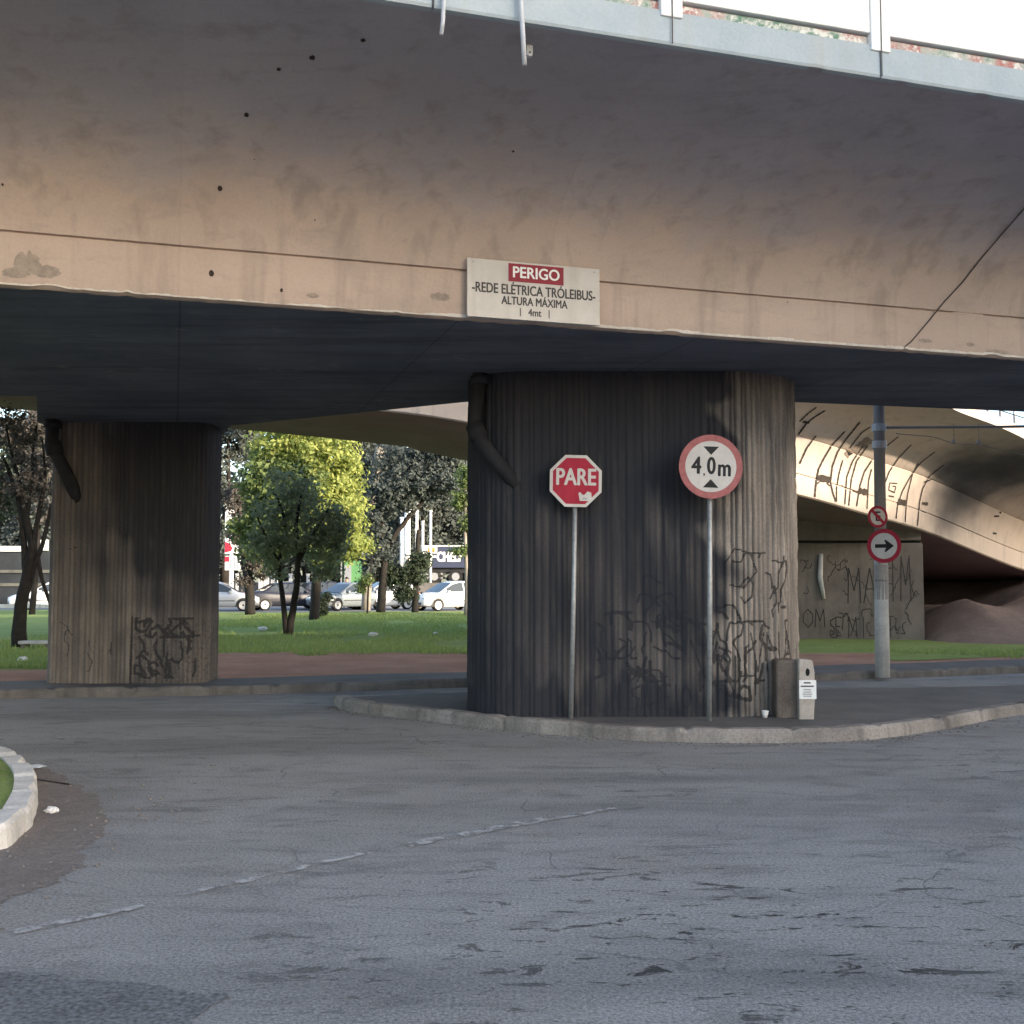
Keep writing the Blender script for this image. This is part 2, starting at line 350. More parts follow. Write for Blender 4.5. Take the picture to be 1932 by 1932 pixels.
def fluted():
    t = NT('fluted_pillar_concrete')
    a = t.mix(t.ramp(t.noise(.8, 6, .6), [(.34, 0), (.66, 1)]), (.31, .268, .23), (.465, .40, .345))
    s_ = t.noise(1, 6, .6, t.mapping((9, 9, .5)), .2)
    a = t.mix(t.math('MULTIPLY', t.ramp(s_, [(.42, 0), (.7, 1)]), .55), a, (.085, .078, .074))
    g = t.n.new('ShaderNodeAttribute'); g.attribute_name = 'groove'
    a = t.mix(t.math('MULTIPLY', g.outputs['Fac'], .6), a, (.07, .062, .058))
    a = t.mix(.25, a, t.ramp(t.noise(40, 6, .7), [(.3, .1), (.7, .85)]), 'OVERLAY')
    at = t.n.new('ShaderNodeAttribute'); at.attribute_name = 'paint'
    ed = t.math('ADD', at.outputs['Fac'], t.math('MULTIPLY', t.math('SUBTRACT', t.noise(25, 5, .7), .5), .9))
    a = t.mix(t.math('MULTIPLY', t.ramp(ed, [(.42, 0), (.62, 1)]), .82), a, (.028, .026, .026))
    so_ = t.n.new('ShaderNodeAttribute'); so_.attribute_name = 'soot_shade'
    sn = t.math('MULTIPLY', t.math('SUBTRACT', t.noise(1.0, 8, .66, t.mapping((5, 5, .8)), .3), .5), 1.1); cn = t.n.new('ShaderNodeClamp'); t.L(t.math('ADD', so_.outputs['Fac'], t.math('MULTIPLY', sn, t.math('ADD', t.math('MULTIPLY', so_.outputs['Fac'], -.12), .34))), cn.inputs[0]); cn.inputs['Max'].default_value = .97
    a = t.mix(cn.outputs[0], a, (.026, .028, .036))  # grime and the dimness under the deck, both put into the colour
    t.color(a); t.rough(.88, .15); t.bump(t.noise(38, 7, .7), .6, .012); return t.m
M['fluted'] = fluted()

# ---------------------------------------------------------------- the ground, roads and kerbs
def sheet(name, poly, z, m, kind='structure', sub=False):
    mb = MB(); mb.add([(p[0], p[1], z) for p in poly], [tuple(range(len(poly)))])
    o = mb.build(name, m); o['kind'] = kind; return o
sheet('ground', [(-700, -700), (700, -700), (700, 900), (-700, 900)], -.06, M['dirt'])
sheet('road', [(-90, -40), (90, -40), (90, 45), (-90, 45)], 0, M['asphalt'])
far_kerb = [(-60, 3.5), (-30, 9.2), (-16, 12.6)] + [tuple(G(x, y).xy) for x, y in
            ((0, 1318), (200, 1316), (420, 1312), (620, 1306), (760, 1301), (880, 1297), (1100, 1293), (1300, 1290), (1540, 1286), (1740, 1278), (1932, 1270))] + [(14, 20.6), (24, 24.5), (60, 38)]
def offset(line, d):
    out = []
    for i, p in enumerate(line):
        a = Vector(line[max(i - 1, 0)]); b = Vector(line[min(i + 1, len(line) - 1)])
        t_ = (b - a).normalized(); out.append((p[0] - t_.y * d, p[1] + t_.x * d))
    return out
def densify(line, step):
    out = []
    for a, b in zip(line[:-1], line[1:]):
        n = max(1, int((Vector(b) - Vector(a)).length / step))
        out += [(a[0] + (b[0] - a[0]) * i / n, a[1] + (b[1] - a[1]) * i / n) for i in range(n)]
    return out + [tuple(line[-1])]
def smooth_line(line, it=2):
    for _ in range(it):
        o = [line[0]]
        for a, b in zip(line[:-1], line[1:]):
            o += [(a[0] * .75 + b[0] * .25, a[1] * .75 + b[1] * .25), (a[0] * .25 + b[0] * .75, a[1] * .25 + b[1] * .75)]
        line = o + [line[-1]]
    return line
def kerb(name, line, m, width=.15, h=.13, jit=.008, gap=1.0, seed=0, chip=.25):
    """kerb stones along a line; the road lies on the right-hand side of the line"""
    line = densify(line, .06); inner = offset(line, width); mb = MB(); rr = random.Random(seed)
    s = 0; n = len(line); sec = []
    off = (0, 0, 0)
    for i in range(n):
        if i: s += (Vector(line[i]) - Vector(line[i - 1])).length
        k = int(s / gap)
        rr2 = random.Random(seed * 991 + k); dz = rr2.uniform(-.012, .01); dn = rr2.uniform(-.012, .012)
        joint = abs(s / gap - round(s / gap)) * gap < .035
        p = Vector(line[i]); q = Vector(inner[i]); d = (q - p).normalized()
        nz = mnoise.noise(Vector((s * 3.1, seed, 0))) ; ck = max(0, mnoise.noise(Vector((s * 2.3, seed + 9, 3))) - chip) * .16
        p = p + d * (dn + nz * jit)
        z = h + dz - ck * .35 - (.02 if joint else 0)
        sec.append([(p.x, p.y, -.02), (p.x + d.x * .012, p.y + d.y * .012, z - .03 - ck * .5), (p.x + d.x * (.035 + ck), p.y + d.y * (.035 + ck), z), (q.x, q.y, z + nz * .004), (q.x, q.y, -.02)])
    v = [a for g in sec for a in g]; f = []
    for i in range(n - 1):
        for k in range(4): f.append((i * 5 + k, (i + 1) * 5 + k, (i + 1) * 5 + k + 1, i * 5 + k + 1))
    mb.add(v, f); o = mb.build(name, m, smooth=False); o['kind'] = 'structure'; return o, inner
fk = smooth_line(far_kerb, 2)
_, fki = kerb('far_kerb', fk, M['kerb_dark'], .16, .13, .015, 1.0, 3)
# ground beyond the far kerb: worn pavement, bare soil and lawn
back = offset(densify(fk, .8), .158)
def band(name, l0, l1, z0, z1, m, nz=0, sub=1):
    rows = []
    for j in range(sub + 1):
        a = j / sub
        rows.append([(p[0] + (q[0] - p[0]) * a, p[1] + (q[1] - p[1]) * a, z0 + (z1 - z0) * a) for p, q in zip(l0, l1)])
    n = len(l0); v = []
    for j, r in enumerate(rows):
        for p in r: v.append((p[0], p[1], p[2] + (nz * mnoise.noise(Vector((p[0] * .25, p[1] * .25, 1))) if 0 < j < sub else 0)))
    f = [(j * n + i, j * n + i + 1, (j + 1) * n + i + 1, (j + 1) * n + i) for j in range(sub) for i in range(n - 1)]
    o = MB().add(v, f).build(name, m, smooth=True); o['kind'] = 'structure'; return o
def atY(l, Y): return [(p[0], max(Y, p[1] + .5)) for p in l]
pv_edge = [(p[0], p[1] + 1.35 + .25 * mnoise.noise(Vector((p[0] * .6, 0, 0)))) for p in back]
band('pavement', back, pv_edge, .118, .115, M['pavement'])
dirt_edge = [(p[0], max(22.7 + .7 * mnoise.noise(Vector((p[0] * .4, 5, 0))) + .4 * mnoise.noise(Vector((p[0] * 1.7, 5, 0))) if p[0] > -7.2 else 18.4 + .3 * mnoise.noise(Vector((p[0], 2, 0))), p[1] + .4)) for p in pv_edge]
band('soil', pv_edge, dirt_edge, .114, .12, M['dirt'])
LAWN_Y = 53.0
def lawn_h(x, y):
    return .13 + .10 * mnoise.noise(Vector((x * .12, y * .10, 2))) * min(1, max(0, (y - 20) / 6)) + .03 * mnoise.noise(Vector((x * .6, y * .6, 7)))
lv = []; lf = []; NJ = 46
for j in range(NJ + 1):
    a = j / NJ
    for p in dirt_edge:
        y = p[1] - .05 + (max(LAWN_Y, p[1] + 4) - p[1]) * a; lv.append((p[0], y, lawn_h(p[0], y) if j else .117))
nn = len(dirt_edge)
lf = [(j * nn + i, j * nn + i + 1, (j + 1) * nn + i + 1, (j + 1) * nn + i) for j in range(NJ) for i in range(nn - 1)]
o = MB().add(lv, lf).build('lawn', M['grass'], smooth=True); o['kind'] = 'structure'
sheet('far_road', [(-120, 52.5), (120, 52.5), (120, 72), (-120, 72)], .05, M['far_road'])
# raised lot behind the far road
sheet('raised_lot', [(-140, 72.3), (140, 72.3), (140, 160), (-140, 160)], 1.35, M['dirt_fan'])

# grass blades on the lawn as ground cover
def blades(name, n, region, m, hmin, hmax, zf, keep=None):
    x0, x1, y0, y1 = region
    ys = y0 + (y1 - y0) * rng.random(n) ** 1.6; xs = x0 + (x1 - x0) * rng.random(n)
    if keep is not None:
        kk = keep(xs, ys); xs, ys = xs[kk], ys[kk]; n = len(xs)
    v = np.zeros((n, 3, 3), np.float32); ang = rng.random(n) * 6.28; h = hmin + (hmax - hmin) * rng.random(n); w = .012 + .012 * rng.random(n)
    z = np.array([zf(a, b) for a, b in zip(xs, ys)])
    cx, sx = np.cos(ang), np.sin(ang); lean = .5 * h * (rng.random(n) - .2); la = rng.random(n) * 6.28
    v[:, 0] = np.stack([xs - cx * w, ys - sx * w, z - .02], 1); v[:, 1] = np.stack([xs + cx * w, ys + sx * w, z - .02], 1)
    v[:, 2] = np.stack([xs + np.cos(la) * lean, ys + np.sin(la) * lean, z + h], 1)
    o = np_mesh(name, v.reshape(-1, 3), np.arange(3 * n).reshape(-1, 3), m); return o
M['blade'] = leaf_mat('grass_blade', (.18, .26, .07), (.31, .37, .13), .3)
tag(blades('grass', 52000, (-11, 5, 21.6, 48), M['blade'], .03, .10, lawn_h, lambda x, y: (y > 22.3 + .45 * np.sin(x * 2.1) + .3 * np.sin(x * 5.3 + 1)) & (np.sin(x * 1.9 + np.sin(y * .8)) + np.sin(y * .7 + x * .6) > -1.35)), 'short green grass of the lawn beyond the pillars', 'grass', kind='stuff')
tag(blades('grass', 9000, (-13, -6.5, 18.6, 30), M['blade'], .03, .10, lawn_h), 'short green grass left of the left fluted pillar', 'grass', kind='stuff')

# traffic island under the right pillar
isl_front = [tuple(G(x, y).xy) for x, y in ((628, 1332), (650, 1343), (780, 1357), (930, 1377), (1090, 1391), (1250, 1400), (1480, 1403), (1660, 1396), (1780, 1377), (1932, 1345))] + [(9.5, 15.3), (14, 18.2), (20, 20.8)]
isl_back = [(20, 21.2), (13.5, 18.9), (9.0, 16.6), (6.5, 15.5), (3, 15.3), (-.4, 14.95), (-1.4, 14.6)]
fr = smooth_line(isl_front, 3)
k1, inn = kerb('kerb', fr, M['kerb'], .17, .135, .012, 1.05, 5, .12)
bk = smooth_line([fr[-1]] + isl_back + [fr[0]], 2)
k2, inn2 = kerb('kerb', bk, M['kerb'], .15, .12, .012, 1.05, 8)
o = sheet('traffic_island', [inn[i] for i in range(0, len(inn), 4)] + [inn2[i] for i in range(0, len(inn2), 4)], .118, M['pavement'])
# lawn island at the lower left
il = [G(x, y) for x, y in ((0, 1610), (40, 1588), (66, 1553), (76, 1512), (68, 1478), (40, 1452), (0, 1435))]
il = [(-7.5, 4.6), (-5.2, 5.2), (-3.75, 5.9)] + [tuple(p.xy) for p in il] + [(-5.6, 10.1), (-8, 10.3), (-12, 9.6)]
k3, inn3 = kerb('island_kerb', smooth_line(il, 2), M['kerb_white'], .17, .15, .02, .62, 11, .05)
sheet('island_lawn', [inn3[i] for i in range(0, len(inn3), 3)] + [(-12, 4.6)], .12, M['grass'])
tag(blades('grass', 6000, (-7.5, -3.9, 6.4, 9.7), M['blade'], .02, .06, lambda x, y: .12, lambda x, y: x < -3.85 - ((y - 7.9) / 1.5) ** 2 * .55), 'low grass on the small kerbed island at the lower left', 'grass', kind='stuff')
# washed soil fan beside the island
fan = [(-3.3, 4.4), (-2.6, 5.2)] + [tuple(G(x, y).xy) for x, y in ((120, 1650), (165, 1610), (200, 1560), (195, 1525), (160, 1490), (120, 1465), (60, 1442))] + [(-5.0, 9.9), (-5.5, 9.0), (-4.8, 7.8), (-4.2, 6.0)]
fanp = smooth_line(fan, 2); fanp = [(p[0] + .09 * mnoise.noise(Vector((p[0] * 3, p[1] * 3, 0))) + .05 * mnoise.noise(Vector((p[0] * 12, p[1] * 12, 0))) + .025 * mnoise.noise(Vector((p[0] * 41, p[1] * 41, 0))), p[1] + .09 * mnoise.noise(Vector((p[0] * 3, p[1] * 3, 9))) + .05 * mnoise.noise(Vector((p[0] * 12, p[1] * 12, 9)))) for p in densify(fanp, .012)]
sheet('soil_fan', fanp, .004, M['dirt_fan'])
# dark repaired patch and the worn dashed line
pt = [tuple(G(x, y).xy) for x, y in ((-300, 1820), (0, 1838), (160, 1848), (330, 1868), (425, 1885), (380, 1905), (330, 1950), (260, 2060), (-300, 2100))]
rag = lambda p, z: .05 * mnoise.noise(Vector((p[0] * 3, p[1] * 3, z))) + .035 * mnoise.noise(Vector((p[0] * 11, p[1] * 11, z))) + .018 * mnoise.noise(Vector((p[0] * 37, p[1] * 37, z)))
pt = [(p[0] + rag(p, 0), p[1] + rag(p, 4)) for p in densify(pt, .012)]
sheet('road_patch', pt, .004, M['asphalt_dark'])
def dash(a, b, w):
    a = G(*a); b = G(*b); d = (b - a).normalized(); n = Vector((-d.y, d.x, 0)) * w * .5; L_ = (b - a).length
    k = int(L_ / .03); l = []; r = []
    for i in range(k + 1):
        p = a + d * (L_ * i / k); j1 = .4 * w * mnoise.noise(Vector((p.x * 13, p.y * 13, 0))); j2 = .4 * w * mnoise.noise(Vector((p.x * 13, p.y * 13, 7)))
        l.append(p + n + n.normalized() * j1); r.append(p - n + n.normalized() * j2)
    sheet('road_marking', [(p.x, p.y) for p in l] + [(p.x, p.y) for p in reversed(r)], .008, M['line'])
for a, b, w in (((25, 1762), (272, 1711), .06), ((335, 1692), (692, 1611), .06), ((765, 1596), (1050, 1543), .10), ((1060, 1545), (1160, 1526), .05)): dash(a, b, w)


# ---------------------------------------------------------------- near viaduct
UA = R(17.1); U = Vector((math.cos(UA), math.sin(UA), 0)); N = Vector((math.sin(UA), -math.cos(UA), 0))
B0 = Vector((0, 9.77, 0)); ZS = 3.92
def P(t, n, z): return B0 + U * t + N * n + Vector((0, 0, z))
viad = thing('viaduct', 'concrete road viaduct with curved tan underside crossing overhead', 'viaduct', B0, UA)
def to_local(o, root):
    o.parent = root; o.matrix_parent_inverse = (Matrix.Translation(root.location) @ Matrix.Rotation(root.rotation_euler.z, 4, 'Z')).inverted(); return o
near = [(-.06, ZS - .002), (-.012, ZS + .012), (0, ZS + .03), (.004, 4.18), (.006, 4.338), (-.028, 4.344), (-.028, 4.362), (.010, 4.369), (.035, 4.48), (.085, 4.60), (.16, 4.72), (.27, 4.84), (.43, 4.965), (.66, 5.085), (.95, 5.185), (1.36, 5.28), (1.85, 5.35), (2.40, 5.405)]
def girder():
    ts = np.concatenate([np.arange(-26, -7, 1.0), np.arange(-7, 10.5, .04), np.arange(10.5, 32, 1.0)])
    v = []; K = len(near)
    for t in ts:
        c1 = mnoise.noise(Vector((t * 2.2, 0, 0))); c2 = mnoise.noise(Vector((t * 9, 3, 0)))
        ch = max(0, c1 - .28) * .10 + max(0, c2 - .3) * .035
        if t > 5.9: ch += max(0, mnoise.noise(Vector((t * 5, 8, 0)))) * .06
        wob = .010 * mnoise.noise(Vector((t * .4, 1, 5)))
        for i, (n, z) in enumerate(near):
            if i < 3: v.append(P(t, n - ch * (.3 if i else 0), z + ch * (.4, .8, 1.0)[i] + .004 * c2))
            elif i in (5, 6): 
                g = 1 if mnoise.noise(Vector((t * .9, 20, 0))) > -.42 else .15
                v.append(P(t, n * g + .004, z + wob + .002 * c2))
            elif i in (4, 7): v.append(P(t, n, z + wob + .002 * c2))
            else: v.append(P(t, n + .006 * mnoise.noise(Vector((t * .5, z * 2, 0))), z))
    f = []
    for i in range(len(ts) - 1):
        for k in range(K - 1): f.append((i * K + k, (i + 1) * K + k, (i + 1) * K + k + 1, i * K + k + 1))
    return v, f
gv, gf = girder()
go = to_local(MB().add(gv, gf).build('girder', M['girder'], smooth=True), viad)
try: go.data.set_sharp_from_angle(angle=R(40))
except Exception: pass
GT = BVHTree.FromPolygons([Vector(p) for p in gv], gf)
M['lip'] = concrete('chipped_edge_concrete', (.52, .475, .425), (.64, .59, .54), (.3, .27, .24), .5, 12, .5)
lv2 = []; lf2 = []
for i_, t in enumerate(np.arange(-7, 10.4, .03)):
    hgt = .012 + .016 * mnoise.noise(Vector((t * 3.1, 31, 0))) + .012 * mnoise.noise(Vector((t * 17, 33, 0))) + (.012 if t > -.8 else 0)
    c1 = mnoise.noise(Vector((t * 2.2, 0, 0))); c2 = mnoise.noise(Vector((t * 9, 3, 0))); ch_ = max(0, c1 - .28) * .10 + max(0, c2 - .3) * .035 + (max(0, mnoise.noise(Vector((t * 5, 8, 0)))) * .06 if t > 5.9 else 0)
    zb_ = ZS + .012 + ch_; lv2 += [P(t, .006, zb_), P(t, .007, zb_ + max(.001, hgt))]
lf2 = [(2 * q, 2 * q + 2, 2 * q + 3, 2 * q + 1) for q in range(len(lv2) // 2 - 1)]
to_local(MB().add(lv2, lf2).build('edge_lip', M['lip']), viad)
wst = [(-26, 6.6), (-4.96, 5.64), (.8, 4.28), (4.84, 3.15), (8.2, 2.94), (32, 2.9)]
def wid(t):
    for (a, b), (c, d) in zip(wst[:-1], wst[1:]):
        if a <= t <= c: return b + (d - b) * (t - a) / (c - a)
    return wst[-1][1]
tt = sorted(set([a for a, _ in wst] + [float(x) for x in np.arange(-26, 32, .8)]))
v = []
for t in tt: v += [P(t, -.045, ZS), P(t, -wid(t), ZS), P(t, -wid(t) - .25, 4.7), P(t, -wid(t) - 2.2, 5.40), P(t, -wid(t) - 2.2, 5.66), P(t, 2.38, 5.66)]
f = [(i * 6 + k, i * 6 + k + 1, (i + 1) * 6 + k + 1, (i + 1) * 6 + k) for i in range(len(tt) - 1) for k in range(5)]
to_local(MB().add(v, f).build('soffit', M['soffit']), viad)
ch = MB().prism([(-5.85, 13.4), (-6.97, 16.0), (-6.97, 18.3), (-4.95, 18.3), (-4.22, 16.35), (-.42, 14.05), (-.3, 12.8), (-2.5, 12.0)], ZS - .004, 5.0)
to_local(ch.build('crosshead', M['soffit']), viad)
# slab edge with posts and panels of the parapet
EB = 2.40; zt = 5.405
def ubox(t0, t1, n0, n1, z0, z1, mb=None):
    mb = mb or MB(); a = [P(t, n, z) for z in (z0, z1) for t, n in ((t0, n1), (t1, n1), (t1, n0), (t0, n0))]
    return mb.add(a, [(3, 2, 1, 0), (4, 5, 6, 7), (0, 1, 5, 4), (1, 2, 6, 5), (2, 3, 7, 6), (3, 0, 4, 7)])
def on_edge(x, yy):
    d = ray(x, yy); q = (P(0, EB, 0) - ORG).dot(N) / d.dot(N); p = ORG + d * q; return (p - B0).dot(U), p.z
tA, _ = on_edge(1265, 88); tB, _ = on_edge(1659, 146)
sp_ = tB - tA
joints = [tB + sp_ * 2 * k for k in range(-8, 9)]
eb = MB()
for k in range(-8, 8):
    a, b = tB + 2 * sp_ * k + .006, tB + 2 * sp_ * (k + 1) - .006
    n_ = 60; base = len(eb.v); vv = []
    for i in range(n_ + 1):
        t = a + (b - a) * i / n_; e = max(0, mnoise.noise(Vector((t * 4, 2, 2))) - .25) * .05
        vv += [P(t, EB - .02, zt + e - .004), P(t, EB + .012, zt + e), P(t, EB + .02, zt + .02 + e), P(t, EB + .015, zt + .245), P(t, EB - .15, zt + .249), P(t, EB - .15, zt)]
    ff = [(i * 6 + q, (i + 1) * 6 + q, (i + 1) * 6 + (q + 1) % 6, i * 6 + (q + 1) % 6) for i in range(n_) for q in range(6)] + [(0, 1, 2, 3, 4, 5), tuple(n_ * 6 + q for q in (5, 4, 3, 2, 1, 0))]
    eb.add(vv, ff)
to_local(eb.build('slab_edge', M['slab'], recalc=True), viad)
for k in range(-9, 12):
    t = tA + sp_ * k
    post = to_local(ubox(t - .085, t + .085, EB - .13, EB + .032, zt + .20, zt + 1.02).build('parapet_post', M['panel'], bevel=.008), viad)
    j = to_local(ubox(t - .005, t + .005, EB + .0335, EB + .0345, zt + .0, zt + 1.0).build('joint', M['grey_ink']), viad)
    pn = ubox(t + .088, t + sp_ - .088, EB - .11, EB + .020, zt + .335, zt + .93)
    to_local(pn.build('parapet_panel', M['panel'], bevel=.006), viad)
    to_local(ubox(t + .088, t + sp_ - .088, EB - .10, EB - .012, zt + .250, zt + .315).build('painted_strip', M['strip']), viad)
    to_local(ubox(t + .088, t + sp_ - .088, EB - .095, EB - .06, zt + .315, zt + .3345).build('gap', M['dark_gap']), viad)
# small drain holes and chips on the curved underside
def on_girder(x, y):
    d = ray(x, y).normalized(); h = GT.ray_cast(ORG, d); return h[0], h[1]
def blob(mb, p, nrm, rx, ry, seed, lift=.004, k=12):
    if nrm.dot(ORG - p) < 0: nrm = -nrm
    a = nrm.cross(Vector((0, 0, 1))).normalized(); b = a.cross(nrm)
    pts = [p + nrm * lift] + [p + nrm * lift + a * math.cos(6.283 * i / k) * rx * (1 + .5 * mnoise.noise(Vector((i * .9, seed, 0)))) + b * math.sin(6.283 * i / k) * ry * (1 + .5 * mnoise.noise(Vector((i * .9, seed, 5)))) for i in range(k)]
    return mb.add(pts, [(0, 1 + i, 1 + (i + 1) % k) for i in range(k)])
for i, (x, y, r_) in enumerate(((415, 355, .026), (399, 516, .030), (465, 216, .026), (589, 108, .03), (685, 75, .025), (526, 130, .022), (968, 285, .015), (531, 548, .018), (5, 348, .012), (594, 415, .008), (480, 300, .007), (1485, 570, .008))):
    p, n_ = on_girder(x, y)
    if p: to_local(blob(MB(), p, n_, r_ * .72, r_ * .95, i).build('drain_hole', M['stain']), viad)
M['spall'] = concrete('spalled_concrete', (.27, .225, .19), (.38, .31, .255), (.10, .09, .08), .7, 14, .8)
for i, (x, y, rx, ry) in enumerate(((52, 497, .10, .09), (85, 512, .12, .05), (30, 515, .10, .04), (1830, 650, .05, .02), (1880, 664, .14, .02), (1745, 643, .08, .02), (830, 560, .09, .035), (590, 558, .05, .02))):
    p, n_ = on_girder(x, y)
    if p: to_local(blob(MB(), p, n_, rx, ry, i + 40, .005, 26).build('spalled_patch', M['spall']), viad)

def strip_on(tree, pts, w, lift=.006, step=8, jit=.15, seed=0):
    """a painted stroke lying on the surface that the picture points pts fall on"""
    mb = MB(); L_ = []; line = []
    for a, b in zip(pts[:-1], pts[1:]):
        k = max(1, int(math.hypot(b[0] - a[0], b[1] - a[1]) / step)); line += [(a[0] + (b[0] - a[0]) * i / k, a[1] + (b[1] - a[1]) * i / k) for i in range(k)]
    line.append(pts[-1]); hp = []
    for x, y in line:
        h = tree.ray_cast(ORG, ray(x, y).normalized())
        if h[0] is None: continue
        n_ = h[1] if h[1].dot(ORG - h[0]) > 0 else -h[1]
        hp.append((h[0] + n_ * lift, n_))
    if len(hp) < 2: return None
    for i, (p, n_) in enumerate(hp):
        d = (hp[min(i + 1, len(hp) - 1)][0] - hp[max(i - 1, 0)][0]).normalized(); s_ = n_.cross(d).normalized()
        ww = w * (1 + jit * 2 * mnoise.noise(Vector((i * .8, seed, 1)))) * .5
        L_.append(p - s_ * ww); L_.append(p + s_ * ww)
    mb.add(L_, [(2 * i, 2 * i + 1, 2 * i + 3, 2 * i + 2) for i in range(len(hp) - 1)])
    return mb
# loose cable over the underside, at the right
pts = [on_girder(x, y) for x, y in ((2010, 290), (1932, 392), (1890, 440), (1850, 487), (1815, 532), (1780, 570), (1748, 610), (1718, 645), (1704, 655))]
cb = MB().tube([p + n_ * (.01 if n_.dot(ORG - p) > 0 else -.01) for p, n_ in pts if p], .0065, 6)
tag(cb.build('cable', M['cable'], smooth=True), 'thin dark cable running slantwise down the tan viaduct underside', 'cable')
# hanging pipes at the slab edge
def spout(name, x0, x1, y1, nn_, r_, label, bend):
    t0, _ = on_edge(x0, 20); t1, z1 = on_edge(x1, y1)
    o = thing(name, label, 'pipe', P(t0, nn_, 5.5))
    pts = [P(t0, nn_ - .06, 6.0), P(t0, nn_, 5.7), P(t0 + (t1 - t0) * .3, nn_, zt + .06), P(t0 + (t1 - t0) * .55, nn_ + bend, zt - .10), P(t1, nn_ + bend * .6, zt - .33 if y1 > 80 else zt - .20)]
    q = MB().tube([p - o.location for p in pts], r_, 10).build('tube', M['pvc'], o, smooth=True)
    ring = MB().tube([pts[1] - o.location + Vector((0, 0, -.01)), pts[1] - o.location + Vector((0, 0, .03))], r_ * 1.35, 10).build('clamp', M['galv'], o)
spout('drain_spout', 836, 829, 60, EB + .055, .014, 'shorter grey pipe hanging over the slab edge, left of the longer one', 0)
spout('drain_spout', 976, 984, 98, EB + .06, .017, 'longer pale pipe hanging over the slab edge beside a small bracket', .01)
p, n_ = on_girder(998, 92)
br = MB(); a = U; b = Vector((0, 0, 1))
br.prism_xz([(-.018, -.045), (.018, -.045), (.024, -.02), (.024, .03), (.014, .045), (-.014, .045), (-.024, .03), (-.024, -.02)], -.02, .02)
o = br.build('lamp_bracket', M['pvc'], bevel=.004); o.location = p + Vector((0, -.03, -.03)); o.rotation_euler = (0, 0, UA)
tag(o, 'small pale bracket on the viaduct underside right of the longer pipe', 'bracket')
MB().prism_xz([(-.006, -.006), (.006, -.006), (.006, .006), (-.006, .006)], -.024, -.021).build('bolt', M['black'], o).location = (0, 0, -.02)

# ---------------------------------------------------------------- writing helper
def text_obj(s, size, m, parent, loc, name='lettering', bold=.0, align='CENTER', xs=1.0, ext=.0008):
    cu = bpy.data.curves.new('t', 'FONT'); cu.body = s; cu.size = size; cu.align_x = align; cu.align_y = 'CENTER'; cu.extrude = ext; cu.resolution_u = 4
    t = bpy.data.objects.new('t', cu); C.objects.link(t); dg = bpy.context.evaluated_depsgraph_get()
    me = bpy.data.meshes.new_from_object(t.evaluated_get(dg)); bpy.data.objects.remove(t)
    v0 = [v_.co.copy() for v_ in me.vertices]; f0 = [tuple(p.vertices) for p in me.polygons]; bpy.data.meshes.remove(me)
    mb = MB(); bx = bold * 1.1                       # a bold face: the strokes thickened by shifted layers
    for q, (dx, dz) in enumerate(((0, 0), (bx, 0), (-bx, 0), (0, bx * .7), (0, -bx * .7), (bx * .6, bx * .5), (-bx * .6, -bx * .5), (bx * .6, -bx * .5), (-bx * .6, bx * .5))):
        mb.add([((p.x) * xs + dx, -p.z - q * .00012, p.y + dz) for p in v0], f0)
        if bold <= 0: break
    o = mb.build(name, m, parent); o.location = loc; return o

# danger sign on the fascia
SN = .085
def on_plane(x, y, n):
    d = ray(x, y); q = (P(0, n, 0) - ORG).dot(N) / d.dot(N); p = ORG + d * q; return (p - B0).dot(U), p.z
cs = [on_plane(x, y, SN) for x, y in ((883, 486), (1133, 508), (1130, 612), (880, 598))]
t0 = (cs[0][0] + cs[3][0]) / 2; t1 = (cs[1][0] + cs[2][0]) / 2; z1 = (cs[0][1] + cs[1][1]) / 2; z0 = (cs[2][1] + cs[3][1]) / 2
SW, SH = t1 - t0, z1 - z0
sg = thing('danger_sign', 'cream sign reading PERIGO fixed to the viaduct fascia', 'sign', P((t0 + t1) / 2, SN, (z0 + z1) / 2), UA)
MB().box(-SW / 2, SW / 2, 0, .018, -SH / 2, SH / 2).build('board', M['cream'], sg, bevel=.003)
k = SW / 1400.0                                         # sign measured 1400 x 640 in a zoomed view
def sxy(px, py): return (px - 700) * k, (320 - py) * k * (SH / (640 * k))
x, z = sxy(715, 122)
MB().box(x - 292 * k, x + 292 * k, -.003, -.0006, z - 92 * k, z + 92 * k).build('red_panel', M['dark_red'], sg)
fr_ = MB(); w_, h_ = 292 * k, 92 * k; e = 9 * k
for a in ((x - w_ - e, x + w_ + e, z + h_, z + h_ + e), (x - w_ - e, x + w_ + e, z - h_ - e, z - h_), (x - w_ - e, x - w_, z - h_, z + h_), (x + w_, x + w_ + e, z - h_, z + h_)):
    fr_.box(a[0], a[1], -.0025, -.0006, a[2], a[3])
fr_.build('panel_border', M['white'], sg)
text_obj('PERIGO', 158 * k, M['white_bright'], sg, (x, -.0045, z), 'lettering', .0030, xs=.93)
for s_, px, py, sz, xs, bo in (('-REDE ELÉTRICA TRÓLEIBUS-', 700, 318, 140, .725, .0024), ('ALTURA MÁXIMA', 700, 440, 116, .76, .0021), ('4mt', 700, 556, 104, .82, .0018)):
    x, z = sxy(px, py); text_obj(s_, sz * k, M['grey_ink'], sg, (x, -.0018, z), 'lettering', bo, xs=xs)
for px in (548, 852):
    x, z = sxy(px, 556); MB().box(x - 5 * k, x + 5 * k, -.002, -.0006, z - 42 * k, z + 42 * k).build('tick_mark', M['grey_ink'], sg)
for px in (60, 1340):
    x, z = sxy(px, 40); MB().tube([Vector((x, -.004, z)), Vector((x, .03, z))], .007, 8).build('bolt', M['galv'], sg)
for px in (150, 700, 1250):
    x, z = sxy(px, 610); MB().box(x - .015, x + .015, .018, .08, z - .01, z + .02).build('fixing', M['galv'], sg)

